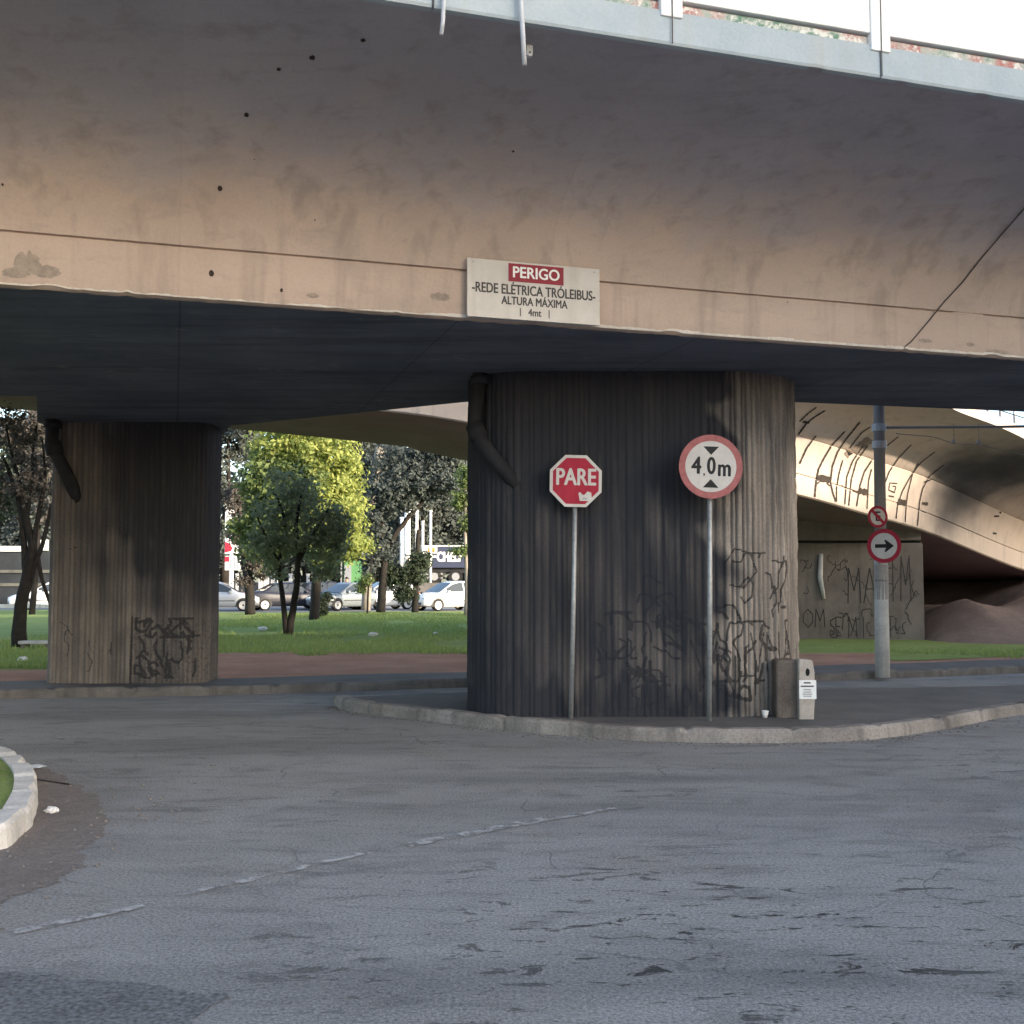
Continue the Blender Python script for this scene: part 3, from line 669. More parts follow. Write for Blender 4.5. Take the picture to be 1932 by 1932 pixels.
# ---------------------------------------------------------------- fluted pillars
GL = {'A': [[(0, 0), (.5, 1), (1, 0)], [(.2, .4), (.8, .4)]], 'L': [[(0, 1), (0, 0), (.8, 0)]], 'S': [[(1, .95), (.1, .8), (.2, .55), (.9, .45), (.8, .1), (0, 0)]],
      'M': [[(0, 0), (.1, 1), (.5, .35), (.9, 1), (1, 0)]], 'I': [[(.5, 0), (.5, 1)]], 'E': [[(1, 1), (0, 1), (0, 0), (1, 0)], [(0, .5), (.8, .5)]],
      'O': [[(.5, 0), (0, .3), (0, .7), (.5, 1), (1, .7), (1, .3), (.5, 0)]], 'N': [[(0, 0), (0, 1), (1, 0), (1, 1)]], 'H': [[(0, 0), (0, 1)], [(1, 0), (1, 1)], [(0, .5), (1, .5)]],
      'T': [[(0, 1), (1, 1)], [(.5, 1), (.5, 0)]], 'V': [[(0, 1), (.5, 0), (1, 1)]], 'R': [[(0, 0), (0, 1), (.9, .85), (.8, .55), (0, .5), (1, 0)]], 'K': [[(0, 0), (0, 1)], [(1, 1), (0, .45), (1, 0)]]}
def word(s, x, z, w, h, gap=.25):
    out = []; n = len(s); cw = w / (n + gap * (n - 1))
    for i, c in enumerate(s):
        for st_ in GL[c]: out.append([(x + i * cw * (1 + gap) + q[0] * cw, z + q[1] * h) for q in st_])
    return out
def scribble(rr, x0, x1, z0, z1, n):
    out = []
    for _ in range(n):
        x, z = rr.uniform(x0, x1), rr.uniform(z0, z1); l = [(x, z)]; ang = rr.uniform(0, 6.28)
        for _ in range(rr.randint(3, 7)):
            ang += rr.uniform(-1.3, 1.3); d = rr.uniform(.03, .10) ; x = min(x1, max(x0, x + math.cos(ang) * d)); z = min(z1, max(z0, z + math.sin(ang) * d * 1.6)); l.append((x, z))
        out.append(l)
    return out
def seg_paint(X, Z, strokes, w, core=None):
    best = np.full(X.shape, 9.0)
    for st_ in strokes:
        for (ax, az), (bx, bz) in zip(st_[:-1], st_[1:]):
            dx, dz = bx - ax, bz - az; L2 = dx * dx + dz * dz + 1e-9
            m_ = (X > min(ax, bx) - .1) & (X < max(ax, bx) + .1) & (Z > min(az, bz) - .1) & (Z < max(az, bz) + .1)
            if not m_.any(): continue
            tq = np.clip(((X[m_] - ax) * dx + (Z[m_] - az) * dz) / L2, 0, 1)
            best[m_] = np.minimum(best[m_], np.hypot(X[m_] - ax - tq * dx, Z[m_] - az - tq * dz))
    return np.clip(1.0 - (best - w * .35) / (w * .35), 0, 1)
def pillar(name, x0, x1, y0, y1, radii, z0, z1, depth, strokes, w, seed, label, patch=None, soot_shade=None, step=.0105, nz=230, taper=0.0):
    rs = np.random.default_rng(seed); out = []
    def arc(cx, cy, r, a0, a1):
        n = max(2, int(abs(a1 - a0) * r / step)); return [(cx + r * math.cos(a0 + (a1 - a0) * i / n), cy + r * math.sin(a0 + (a1 - a0) * i / n), math.cos(a0 + (a1 - a0) * i / n), math.sin(a0 + (a1 - a0) * i / n)) for i in range(n)]
    def seg(ax, ay, bx, by, nx, ny, s_):
        n = max(1, int(math.hypot(bx - ax, by - ay) / s_)); return [(ax + (bx - ax) * i / n, ay + (by - ay) * i / n, nx, ny) for i in range(n)]
    fl, fr2, br_, bl = radii
    out += seg(x0 + fl, y0, x1 - fr2, y0, 0, -1, step) + arc(x1 - fr2, y0 + fr2, fr2, -math.pi / 2, 0)
    out += seg(x1, y0 + fr2, x1, y1 - br_, 1, 0, step) + arc(x1 - br_, y1 - br_, br_, 0, math.pi / 2)
    out += seg(x1 - br_, y1, x0 + bl, y1, 0, 1, .06) + arc(x0 + bl, y1 - bl, bl, math.pi / 2, math.pi)
    out += seg(x0, y1 - bl, x0, y0 + fl, -1, 0, step) + arc(x0 + fl, y0 + fl, fl, math.pi, 1.5 * math.pi)
    A = np.array(out); n = len(A); d = np.hypot(*(np.roll(A[:, :2], -1, 0) - A[:, :2]).T); s_ = np.concatenate([[0], np.cumsum(d)[:-1]])
    # irregular flutes: width and depth differ from one to the next
    total = d.sum(); edges = [0]
    while edges[-1] < total: edges.append(edges[-1] + rs.uniform(.05, .098))
    edges = np.array(edges); idx = np.searchsorted(edges, s_, 'right') - 1; ph = (s_ - edges[idx]) / (edges[idx + 1] - edges[idx])
    ridge = np.clip(1.35 * np.sin(np.pi * ph) ** .7 - .12, 0, 1); amp = rs.uniform(.55, 1.15, len(edges))[idx]
    zs = np.linspace(z0, z1, nz); Zg, _ = np.meshgrid(zs, s_, indexing='ij')
    # broken ridges: smooth random breakage per flute
    brk = rs.random((nz // 8 + 2, len(edges))); zi = np.linspace(0, nz // 8, nz); b0 = np.floor(zi).astype(int); fr3 = (zi - b0)[:, None]
    br2 = brk[b0] * (1 - fr3) + brk[np.minimum(b0 + 1, len(brk) - 1)] * fr3
    hgt = ridge[None, :] * amp[None, :] * (.62 + .5 * br2[:, idx]); hgt += .10 * (rs.random(hgt.shape) - .5)
    dep = depth(A[:, 0])[None, :] if callable(depth) else depth
    off = (hgt - 1) * dep
    tp = 1 + taper * (1 - (Zg - z0) / (z1 - z0)) * 0
    X = A[None, :, 0] + A[None, :, 2] * off; Y = A[None, :, 1] + A[None, :, 3] * off
    V = np.stack([X, Y, Zg], -1).reshape(-1, 3)
    i0 = np.arange(nz - 1)[:, None] * n; j0 = np.arange(n)[None, :]; j1 = (j0 + 1) % n
    Q = np.stack([i0 + j0, i0 + j1, i0 + n + j1, i0 + n + j0], -1).reshape(-1, 4)
    o = np_mesh(name, V, Q, M['fluted']); me = o.data
    front = (A[:, 3] < .25)[None, :] & np.ones_like(Zg, bool)
    pa = np.zeros(Zg.shape)
    for stset, ww in strokes: pa = np.maximum(pa, seg_paint(X, Zg, stset, ww))
    if patch: pa = np.maximum(pa, .0 + patch(X, Zg))
    pa = pa * front
    for nm, arr in (('paint', pa), ('groove', 1 - np.clip(hgt, 0, 1)), ('soot_shade', soot_shade(X, Y, Zg) if soot_shade else np.zeros(Zg.shape))):
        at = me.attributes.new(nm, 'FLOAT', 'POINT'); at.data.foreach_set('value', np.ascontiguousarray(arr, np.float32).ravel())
    tag(o, label, 'pillar'); return o
rr = random.Random(4)
stR = [(word('ALSMIEIO', 1.08, .20, .86, .26), .022), (scribble(rr, 1.05, 1.9, .75, 1.15, 13), .022), (scribble(rr, 1.35, 1.85, 1.1, 1.65, 7), .03), (scribble(rr, 1.2, 1.75, .5, .62, 5), .02), (scribble(rr, .9, 2.0, .25, 1.25, 16), .036), (scribble(rr, 2.05, 3.1, .3, 1.3, 9), .034),
       (word('NH', 2.25, .35, .42, .42), .02), (scribble(rr, 2.2, 3.1, .5, 1.15, 14), .024), (scribble(rr, 2.3, 3.1, 1.1, 1.9, 9), .022), ([[(2.33, 1.78), (2.45, 1.95), (2.62, 1.9), (2.70, 1.7), (2.55, 1.52), (2.38, 1.55)]], .018),
       (word('VNA', 2.62, .60, .55, .42), .018), ([[(1.95, .95), (2.1, .55), (2.35, .35), (2.6, .28)]], .022)]
def soot_shadeR(X, Y, Z):  # grime plus painted shade: front and top dark, right end left light
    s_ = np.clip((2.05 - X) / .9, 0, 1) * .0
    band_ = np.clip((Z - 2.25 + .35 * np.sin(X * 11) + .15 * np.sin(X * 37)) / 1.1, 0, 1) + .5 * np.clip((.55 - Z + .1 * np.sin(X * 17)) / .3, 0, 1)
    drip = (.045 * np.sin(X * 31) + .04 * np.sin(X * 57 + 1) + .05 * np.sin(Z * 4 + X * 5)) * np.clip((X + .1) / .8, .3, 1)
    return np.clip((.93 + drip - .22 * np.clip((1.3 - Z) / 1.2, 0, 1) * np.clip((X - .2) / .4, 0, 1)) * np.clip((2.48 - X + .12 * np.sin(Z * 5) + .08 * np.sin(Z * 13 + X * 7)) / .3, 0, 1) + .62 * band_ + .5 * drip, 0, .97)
pR = pillar('pillar', -.52, 3.37, 12.05, 14.1, (.75, 1.0, .6, .3), .10, ZS + .04, lambda x: .020 + .034 * np.clip((x - 2.0) / .5, 0, 1), stR, .02, 5, 'right fluted concrete pillar with rounded end, behind the PARE sign', None, soot_shadeR)
rr = random.Random(9)
def patchL(X, Z):
    e = .05 * np.sin(X * 23) * np.sin(Z * 17 + 1)
    return np.where((X > -5.50 + e) & (X < -4.34) & (Z > .1) & (Z < 1.04 + e), .43, 0)
stL = [(scribble(rr, -5.45, -4.55, .78, 1.05, 14), .034), ([[(-5.51, .12), (-5.50, 1.06)]], .03), (scribble(rr, -5.45, -4.55, .2, .8, 16), .026), (scribble(rr, -6.65, -5.8, .3, 1.0, 5), .014), (scribble(rr, -6.5, -5.0, 1.9, 2.4, 5), .014)]
def soot_shadeL(X, Y, Z):  # grime plus painted shade, darker toward the top and right
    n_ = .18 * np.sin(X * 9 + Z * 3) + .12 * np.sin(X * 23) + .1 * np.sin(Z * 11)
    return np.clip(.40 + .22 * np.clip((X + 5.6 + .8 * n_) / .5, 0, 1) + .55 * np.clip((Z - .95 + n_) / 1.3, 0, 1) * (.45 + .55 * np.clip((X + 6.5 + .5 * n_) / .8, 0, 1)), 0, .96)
pL = pillar('pillar', -6.79, -4.46, 15.95, 16.95, (.20, .30, .2, .2), .10, ZS + .04, .026, stL, .02, 8, 'left fluted concrete pillar standing at the edge of the lawn', patchL, soot_shadeL, .012, 200)
# rain pipes cast into the left corner of both pillars
def downpipe(pts, r_, label):
    o = thing('drain_pipe', label, 'pipe', pts[-1])
    a = [Vector(p) - Vector(pts[-1]) for p in pts]
    MB().tube(a, r_, 14).build('tube', M['pipe_dark'], o, smooth=True)
    MB().tube([a[1] + (a[0] - a[1]).normalized() * .06, a[1] - (a[1] - a[2]).normalized() * .12], r_ * 1.25, 14).build('collar', M['pipe_dark'], o, smooth=True)
    MB().tube([a[0] - Vector((0, 0, .05)), a[0] - Vector((0, 0, .14))], r_ * 1.3, 14).build('flange', M['pipe_dark'], o, smooth=True)
pts = [AT(906, 690, 12.22), AT(894, 812, 12.22), AT(935, 868, 12.08), AT(985, 926, 12.16)]; pts[0].z = ZS + .02
downpipe(pts, .082, 'dark elbowed rain pipe at the left corner of the right pillar')
pts = [AT(101, 740, 15.75), AT(97, 842, 15.75), AT(122, 888, 15.85), AT(150, 945, 16.05)]; pts[0].z = ZS + .02
downpipe(pts, .095, 'dark elbowed rain pipe at the left corner of the left pillar')

# ---------------------------------------------------------------- road signs in front of the right pillar
def ngon(n, r_, a0=0): return [(r_ * math.cos(a0 + 6.283185 * i / n), r_ * math.sin(a0 + 6.283185 * i / n)) for i in range(n)]
def ring(mb, ro, ri, n, a0, y0, y1):
    a = ngon(n, ro, a0); b = ngon(n, ri, a0); v = [(p[0], y0, p[1]) for p in a] + [(p[0], y0, p[1]) for p in b] + [(p[0], y1, p[1]) for p in a] + [(p[0], y1, p[1]) for p in b]
    f = []
    for i in range(n):
        j = (i + 1) % n; f += [(i, j, n + j, n + i), (j, i, 2 * n + i, 2 * n + j), (n + i, n + j, 3 * n + j, 3 * n + i)]
    return mb.add(v, f)
def flat(mb, poly, y): return mb.add([(p[0], y, p[1]) for p in poly], [tuple(range(len(poly)))])
Yp = 11.93
base = AT(1077, 1346, Yp); base.z = .118; top = AT(1086, 908, Yp - .05)
ss = thing('stop_sign', 'red octagonal stop sign reading PARE on a thin steel pole', 'traffic sign', base)
hr = top - base
MB().tube([Vector((0, 0, -.02)), hr * .5 + Vector((.005, 0, 0)), hr + Vector((0, .03, .2))], .026, 12).build('pole', M['galv'], ss, smooth=True)
pl = bpy.data.objects.new('sign_plate', None)
r8 = .282 / math.cos(math.pi / 8)
pm = MB().prism_xz(ngon(8, r8, math.pi / 8), -.003, .0).build('plate', M['white'], ss, recalc=True); pm.location = hr + Vector((0, -.03, 0)); pm.rotation_euler = (0, R(1.0), R(3))
flat(MB(), ngon(8, r8 * .885, math.pi / 8), -.0042).build('red_face', M['red'], pm)
text_obj('PARE', .255, M['white'], pm, (0, -.006, .035), 'lettering', .006, xs=.76)
stk = MB(); flat(stk, [(.045, -.215), (.15, -.215), (.175, -.18), (.17, -.125), (.13, -.11), (.10, -.145), (.075, -.15), (.05, -.12), (.03, -.13)], -.0056).build('sticker', M['white'], pm)
flat(MB(), [(.07, -.20), (.12, -.20), (.13, -.18), (.08, -.175)], -.0064).build('sticker_mark', M['galv'], pm)
for zz in (-.16, .16): MB().box(hr.x - .05, hr.x + .05, -.026, .035, hr.z + zz - .02, hr.z + zz + .02).build('clamp', M['galv'], ss)
Yh = 11.72
base = AT(1338, 1355, Yh); base.z = .118; top = AT(1340, 881, Yh - .05)
hs = thing('height_limit_sign', 'round red-rimmed height limit sign reading 4,0m beside the stop sign', 'traffic sign', base)
hr = top - base; RR = .342
MB().tube([Vector((0, 0, -.02)), hr * .5, hr + Vector((0, .03, .25))], .028, 12).build('pole', M['galv'], hs, smooth=True)
pm = MB().prism_xz(ngon(64, RR), -.003, 0).build('plate', M['red_faded'], hs, recalc=True); pm.location = hr + Vector((0, -.035, 0)); pm.rotation_euler = (0, R(1.5), R(2))
flat(MB(), ngon(64, RR * .80), -.0042).build('white_face', M['white'], pm)
flat(MB(), [(-.085, .215), (0, .125), (.085, .215)][::-1], -.0055).build('arrowhead', M['black'], pm)
flat(MB(), [(-.085, -.225), (.085, -.225), (0, -.135)], -.0055).build('arrowhead', M['black'], pm)
text_obj('4', .255, M['black'], pm, (-.155, -.0055, .0), 'lettering', .006, xs=.82)
text_obj(',', .13, M['grey_ink'], pm, (-.072, -.0055, -.05), 'lettering', .002)
text_obj('0', .255, M['black'], pm, (.005, -.0055, .0), 'lettering', .006, xs=.72)
text_obj('m', .26, M['black'], pm, (.145, -.0055, -.018), 'lettering', .006, xs=.74)
for zz in (-.18, .18): MB().box(hr.x - .05, hr.x + .05, -.03, .04, hr.z + zz - .02, hr.z + zz + .02).build('clamp', M['galv'], hs)

# concrete block and marker post at the right foot of the pillar
Yb = 11.95
a = AT(1466, 1352, Yb); b = AT(1507, 1352, Yb)
cb_ = MB(); cb_.prism([(a.x, Yb + .02), (b.x - .006, Yb - .03), (b.x + .02, Yb + .42), (a.x + .02, Yb + .44)], .10, .118 + .62)
tag(cb_.build('concrete_block', M['block'], bevel=.025), 'dark squat concrete block leaning at the right foot of the fluted pillar', 'concrete block')
a = AT(1508, 1356, Yb - .1); b = AT(1539, 1356, Yb - .1); cx_ = (a.x + b.x) / 2; w_ = (b.x - a.x) / 2
mp = thing('marker_post', 'short pale concrete marker post bearing a white notice', 'post', (cx_, Yb - .1, .118))
MB().prism_xz([(-w_, -.02), (w_ * .8, -.02), (w_, .25), (w_, .50), (w_ * .72, .63), (-w_ * .92, .64), (-w_, .60)], 0, .17).build('shaft', M['post'], mp, bevel=.015)
flat(MB(), [(w_ * .1 + .030 * math.cos(i * .52) * .75, .50 + .042 * math.sin(i * .52)) for i in range(12)], -.003).build('hole', M['dark_gap'], mp)
nb = MB().box(-w_ * .98, w_ * 1.1, -.012, -.002, .215, .415).build('notice', M['white_bright'], mp)
for zz, wd, m_ in ((.388, .42, 'grey_ink'), (.352, .80, 'grey_ink'), (.315, .46, 'galv'), (.29, .5, 'galv'), (.268, .58, 'galv'), (.246, .5, 'galv')):
    MB().box(-w_ * wd, w_ * wd, -.0135, -.0125, zz - .008, zz + .007).build('print_line', M[m_], nb)

# ---------------------------------------------------------------- curved ramp behind
RS = [(-26.0, 18.0, 6.6), (-14.0, 20.3, 5.9), (-8.0, 21.2, 5.45)]
for x, y, Y in ((680, 771, 21.7), (882, 798, 22.0), (1200, 862, 22.9), (1504, 934, 24.0), (1635, 971, 25.2), (1751, 1004.6, 26.8), (1932, 1076, 30.0)):
    q = AT(x, y, Y); RS.append((q.x, q.y, q.z))
RS += [(19.0, 36.0, 1.35), (24.0, 43.0, .9)]
def cr(p, i, u_):
    a, b, c, d = (np.array(p[max(0, min(len(p) - 1, i + k_))]) for k_ in (-1, 0, 1, 2))
    return .5 * (2 * b + (c - a) * u_ + (2 * a - 5 * b + 4 * c - d) * u_ * u_ + (3 * b - a - 3 * c + d) * u_ ** 3)
rl = [cr(RS, i, u_) for i in range(len(RS) - 1) for u_ in np.linspace(0, 1, 14, endpoint=False)] + [np.array(RS[-1])]
rprof = [(-.05, 0), (0, .03), (.01, .455), (-.018, .462), (-.018, .478), (.012, .485), (.06, .85), (.12, 1.05), (.20, 1.235), (.18, 1.245), (.18, 1.262), (.215, 1.27), (.38, 1.46), (.64, 1.64), (1.0, 1.79), (1.5, 1.92), (1.95, 2.0), (2.4, 2.06)]
ramp = thing('ramp', 'curved tan concrete ramp descending to the right behind the pillars', 'ramp', (0, 22, 0))
def ramp_frames():
    fr4 = []
    for i, q in enumerate(rl):
        a = rl[max(0, i - 1)]; b = rl[min(len(rl) - 1, i + 1)]; tx, ty = b[0] - a[0], b[1] - a[1]; l = math.hypot(tx, ty); fr4.append((Vector(q), Vector((ty / l, -tx / l, 0))))
    return fr4
RF = ramp_frames()
def loft(prof):
    v = []; K = len(prof)
    for q, n_ in RF: v += [q + n_ * a + Vector((0, 0, b)) for a, b in prof]
    f = [(i * K + k_, (i + 1) * K + k_, (i + 1) * K + k_ + 1, i * K + k_ + 1) for i in range(len(RF) - 1) for k_ in range(K - 1)]
    return v, f
def child_world(o, root):
    o.parent = root; o.matrix_parent_inverse = Matrix.Translation(root.location).inverted(); return o
v, f = loft(rprof); RT = BVHTree.FromPolygons([Vector(p) for p in v], f)
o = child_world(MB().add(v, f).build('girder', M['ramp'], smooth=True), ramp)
try: o.data.set_sharp_from_angle(angle=R(40))
except Exception: pass
def soot_shade_spot(m, p, rad, amt, c):  # sooty spot, with the cove's shade put into the colour too
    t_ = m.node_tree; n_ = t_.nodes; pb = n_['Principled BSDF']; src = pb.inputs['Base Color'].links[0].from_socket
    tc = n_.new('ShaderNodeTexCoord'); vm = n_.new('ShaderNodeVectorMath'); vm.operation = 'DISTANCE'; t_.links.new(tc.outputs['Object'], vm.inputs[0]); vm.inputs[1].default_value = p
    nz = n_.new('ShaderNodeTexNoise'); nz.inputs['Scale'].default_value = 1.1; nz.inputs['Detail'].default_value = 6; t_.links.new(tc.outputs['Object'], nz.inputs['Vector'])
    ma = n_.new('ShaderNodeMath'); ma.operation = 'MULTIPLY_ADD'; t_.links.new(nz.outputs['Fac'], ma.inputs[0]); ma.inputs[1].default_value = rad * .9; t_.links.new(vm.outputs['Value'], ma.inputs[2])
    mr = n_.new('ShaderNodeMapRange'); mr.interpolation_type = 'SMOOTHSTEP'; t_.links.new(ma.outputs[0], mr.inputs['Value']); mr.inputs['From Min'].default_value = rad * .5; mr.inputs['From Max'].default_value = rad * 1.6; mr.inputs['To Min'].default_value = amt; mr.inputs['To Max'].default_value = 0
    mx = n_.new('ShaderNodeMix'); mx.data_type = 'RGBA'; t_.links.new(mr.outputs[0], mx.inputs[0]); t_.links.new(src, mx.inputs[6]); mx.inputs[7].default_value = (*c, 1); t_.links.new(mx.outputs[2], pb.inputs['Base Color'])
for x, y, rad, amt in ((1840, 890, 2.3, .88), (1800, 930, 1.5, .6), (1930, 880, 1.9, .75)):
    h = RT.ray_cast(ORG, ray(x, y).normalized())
    if h[0] is not None: soot_shade_spot(M['ramp'], h[0], rad, amt, (.07, .07, .08))
v, f = loft([(2.4, 2.062), (2.42, 2.065), (2.42, 2.30), (2.3, 2.32)]); child_world(MB().add(v, f).build('slab_edge', M['ramp']), ramp)
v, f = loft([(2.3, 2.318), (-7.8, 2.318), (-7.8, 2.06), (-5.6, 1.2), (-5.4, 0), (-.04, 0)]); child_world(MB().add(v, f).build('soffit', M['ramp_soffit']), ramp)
rail = MB(); sub = RF[::3]
rail.tube([q + n_ * 2.33 + Vector((0, 0, 2.86)) for q, n_ in RF], .035, 8)
for q, n_ in sub: rail.tube([q + n_ * 2.33 + Vector((0, 0, 2.29)), q + n_ * 2.33 + Vector((0, 0, 2.86))], .025, 6)
child_world(rail.build('guard_rail', M['galv'], smooth=True), ramp)
def Z2(pts): return [(1455.2 + x * .2468, 712.1 + y * .2468) for x, y in pts]
graf = [([(345, 225), (280, 272), (215, 335)], .05), ([(410, 250), (330, 300), (270, 345), (205, 435)], .06), ([(240, 335), (290, 345)], .08), ([(340, 445), (270, 540), (215, 660)], .05),
        ([(560, 410), (460, 520), (400, 620), (360, 700), (342, 790), (330, 915)], .055), ([(675, 340), (570, 470), (505, 570), (465, 680), (450, 800), (468, 880), (492, 950)], .055), ([(348, 768), (400, 768), (445, 788)], .16), ([(345, 815), (375, 792), (415, 800), (445, 830)], .04),
        ([(755, 375), (690, 420), (640, 480), (600, 540)], .045), ([(700, 520), (620, 640), (575, 760), (560, 970)], .05), ([(735, 520), (650, 640), (610, 780), (590, 980)], .05), ([(545, 630), (515, 740), (497, 850), (497, 950)], .045), ([(535, 825), (610, 860), (660, 882)], .035),
        ([(770, 630), (710, 720), (675, 830), (650, 985)], .055), ([(765, 700), (742, 790), (730, 1005)], .045), ([(665, 865), (730, 880)], .17), ([(970, 450), (920, 490), (880, 522)], .045), ([(1070, 510), (975, 610), (900, 720), (870, 800)], .05),
        ([(1250, 565), (1140, 650), (1060, 760), (1000, 870), (965, 970), (952, 1080)], .05), ([(1120, 655), (1075, 750), (1040, 890), (1028, 1000), (1022, 1105)], .045), ([(967, 948), (1026, 962)], .17), ([(1320, 665), (1210, 750), (1155, 850), (1132, 950), (1115, 1135)], .055),
        ([(960, 810), (905, 805), (895, 860), (940, 880), (950, 835), (925, 830)], .035), ([(895, 905), (935, 912)], .04), ([(1150, 962), (1195, 968)], .09), ([(1165, 800), (1235, 775)], .05), ([(1150, 1020), (1180, 1030)], .05), ([(1690, 1190), (1720, 1195)], .06), ([(1740, 1030), (1755, 1035)], .05), ([(1700, 1060), (1740, 1060)], .06)]
for i, (pts, w_) in enumerate(graf):
    mb = strip_on(RT, Z2(pts), w_ * .85, .012, 3, .28, i)
    if mb: child_world(mb.build('graffiti', M['paint_black']), ramp)
for i, (pts, w_) in enumerate((([(760, 470), (690, 520), (640, 570)], .34), ([(600, 560), (570, 600)], .20))):
    mb = strip_on(RT, Z2(pts), w_, .008, 3, .25, i + 60)
    if mb: child_world(mb.build('painted_patch', M['spray_grey']), ramp)
# pier under the ramp, with its cap, pipe and tags
px0 = AT(1440, 1225, 27).x; px1 = AT(1746, 1225, 27).x
pier = thing('pier', 'grey graffiti-covered wall pier under the curved ramp', 'pier', ((px0 + px1) / 2, 27.0, 0.1))
hw = (px1 - px0) / 2
MB().box(-hw, hw, 0, 1.3, -.1, 2.42).build('wall', M['pier'], pier, bevel=.03)
MB().box(-hw + .03, hw - .04, .04, 1.2, 2.42, 2.48).build('joint', M['dark_gap'], pier)
MB().box(-hw - .02, hw - .05, -.03, 1.3, 2.48, 3.6).build('cap', M['pier'], pier, bevel=.03)
q = AT(1550, 1050, 26.9); q2 = AT(1556, 1130, 26.9); qm = AT(1548, 1090, 26.9)
pv_ = pier.location
MB().tube([Vector((q.x - pv_.x, -.06, 2.15)), Vector((qm.x - pv_.x, -.06, qm.z - .1)), Vector((q2.x - pv_.x, -.05, q2.z - .1))], [.05, .065, .04], 10).build('drain_pipe', M['pole_white'], pier, smooth=True)
gm = MB(); rr = random.Random(2)
def plane_strokes(mb, strokes, w, y):
    for s_ in strokes:
        for (ax, az), (bx, bz) in zip(s_[:-1], s_[1:]):
            d = Vector((bx - ax, bz - az)); l = d.length
            if l < 1e-4: continue
            d /= l; nx, nz_ = -d.y * w / 2, d.x * w / 2; ax_, az_ = ax - d.x * w * .3, az - d.y * w * .3; bx_, bz_ = bx + d.x * w * .3, bz + d.y * w * .3
            mb.add([(ax_ + nx, y, az_ + nz_), (ax_ - nx, y, az_ - nz_), (bx_ - nx, y, bz_ - nz_), (bx_ + nx, y, bz_ + nz_)], [(0, 1, 2, 3)]); y -= .0002
X_ = lambda x: AT(x, 1150, 27).x - pv_.x
for s_, xa, xb, z_, h_, w_ in (('MAT', 1600, 1690, .95, .85, .028), ('IM', 1676, 1724, 1.0, 1.1, .025), ('OM', 1515, 1560, .35, .45, .026), ('SE', 1565, 1588, .15, .45, .03), ('MI', 1600, 1640, .1, .5, .025), ('HT', 1655, 1690, .12, .5, .02)):
    for c_i, c_ in enumerate(s_):
        cw_ = (X_(xb) - X_(xa)) / len(s_); g_ = MB(); plane_strokes(g_, word(c_, X_(xa) + c_i * cw_, z_, cw_ * .8, h_), w_, -.006); g_.build('graffiti', M['spray_dull'], pier)
for xa_, xb_, za_, zb_, n_, w_ in ((1512, 1600, 1.1, 2.0, 9, .02), (1565, 1600, .1, .7, 5, .025), (1690, 1735, .2, 2.0, 8, .022), (1590, 1690, .15, .8, 8, .02), (1520, 1700, .9, 2.1, 8, .016)):
    for st2 in scribble(rr, X_(xa_), X_(xb_), za_, zb_, n_):
        g_ = MB(); plane_strokes(g_, [st2], w_, -.007); g_.build('graffiti', M['spray_dull'], pier)
# soil bank and added dark wall under the ramp
bk_v = []; nx_, ny_ = 130, 80
def bank_h(x, y):
    a = min(1, max(0, (x - 10.0) / 1.6)); b = min(1, max(0, (y - 24.2 - .25 * max(0, x - 10)) / 4.2)); b = b * b * (3 - 2 * b)
    dip = 1 - .62 * math.exp(-((x - 12.4) / 1.5) ** 2 - ((y - 30.5) / 3.4) ** 2)
    return .07 + 1.55 * a * b * dip + .05 * mnoise.noise(Vector((x * .8, y * .8, 0))) * b + .05 * mnoise.noise(Vector((x * 2.5, y * 2.5, 3))) * b + .03 * mnoise.noise(Vector((x * 7, y * 7, 3))) * b
for j in range(ny_ + 1):
    for i in range(nx_ + 1):
        x = 8.2 + 22 * (i / nx_) ** 1.3; y = 23 + 13 * j / ny_; bk_v.append((x, y, bank_h(x, y)))
o = MB().add(bk_v, [(j * (nx_ + 1) + i, j * (nx_ + 1) + i + 1, (j + 1) * (nx_ + 1) + i + 1, (j + 1) * (nx_ + 1) + i) for j in range(ny_) for i in range(nx_)]).build('soil_bank', M['bank'], smooth=True); o['kind'] = 'structure'
v = []
for i in range(len(RF)):
    q, n_ = RF[i]
    if q.x > 8.3: v += [q - n_ * 4.6 + Vector((0, 0, -q.z)), q - n_ * 4.6 + Vector((0, 0, .05))]
child_world(MB().add(v, [(2 * i, 2 * i + 2, 2 * i + 3, 2 * i + 1) for i in range(len(v) // 2 - 1)]).build('shade_wall', M['pipe_dark']), ramp)  # near-black wall added so the gap behind the bank stays dark
tag(blades('grass', 9000, (7.0, 13.5, 19.9, 24.3), M['blade'], .03, .09, lambda x, y: .115, lambda x, y: y > 21.2 + .25 * np.sin(x * 3) + np.maximum(0, 9.5 - x) * .8), 'strip of grass between the soil bank and the pavement, right', 'grass', kind='stuff')
vg = [tuple(G(x, y, .11).xy) for x, y in ((1660, 1243), (1690, 1248), (1740, 1247), (1932, 1238))]
sheet('grass_verge', [(p[0], p[1] + .08 * mnoise.noise(Vector((p[0] * 4, 0, 0)))) for p in densify(vg + [(14.5, 23.4)], .1)] + [(14.5, 25.5), (11, 24.6), (9.0, 23.6), (7.9, 22.9)], .124, M['grass'])

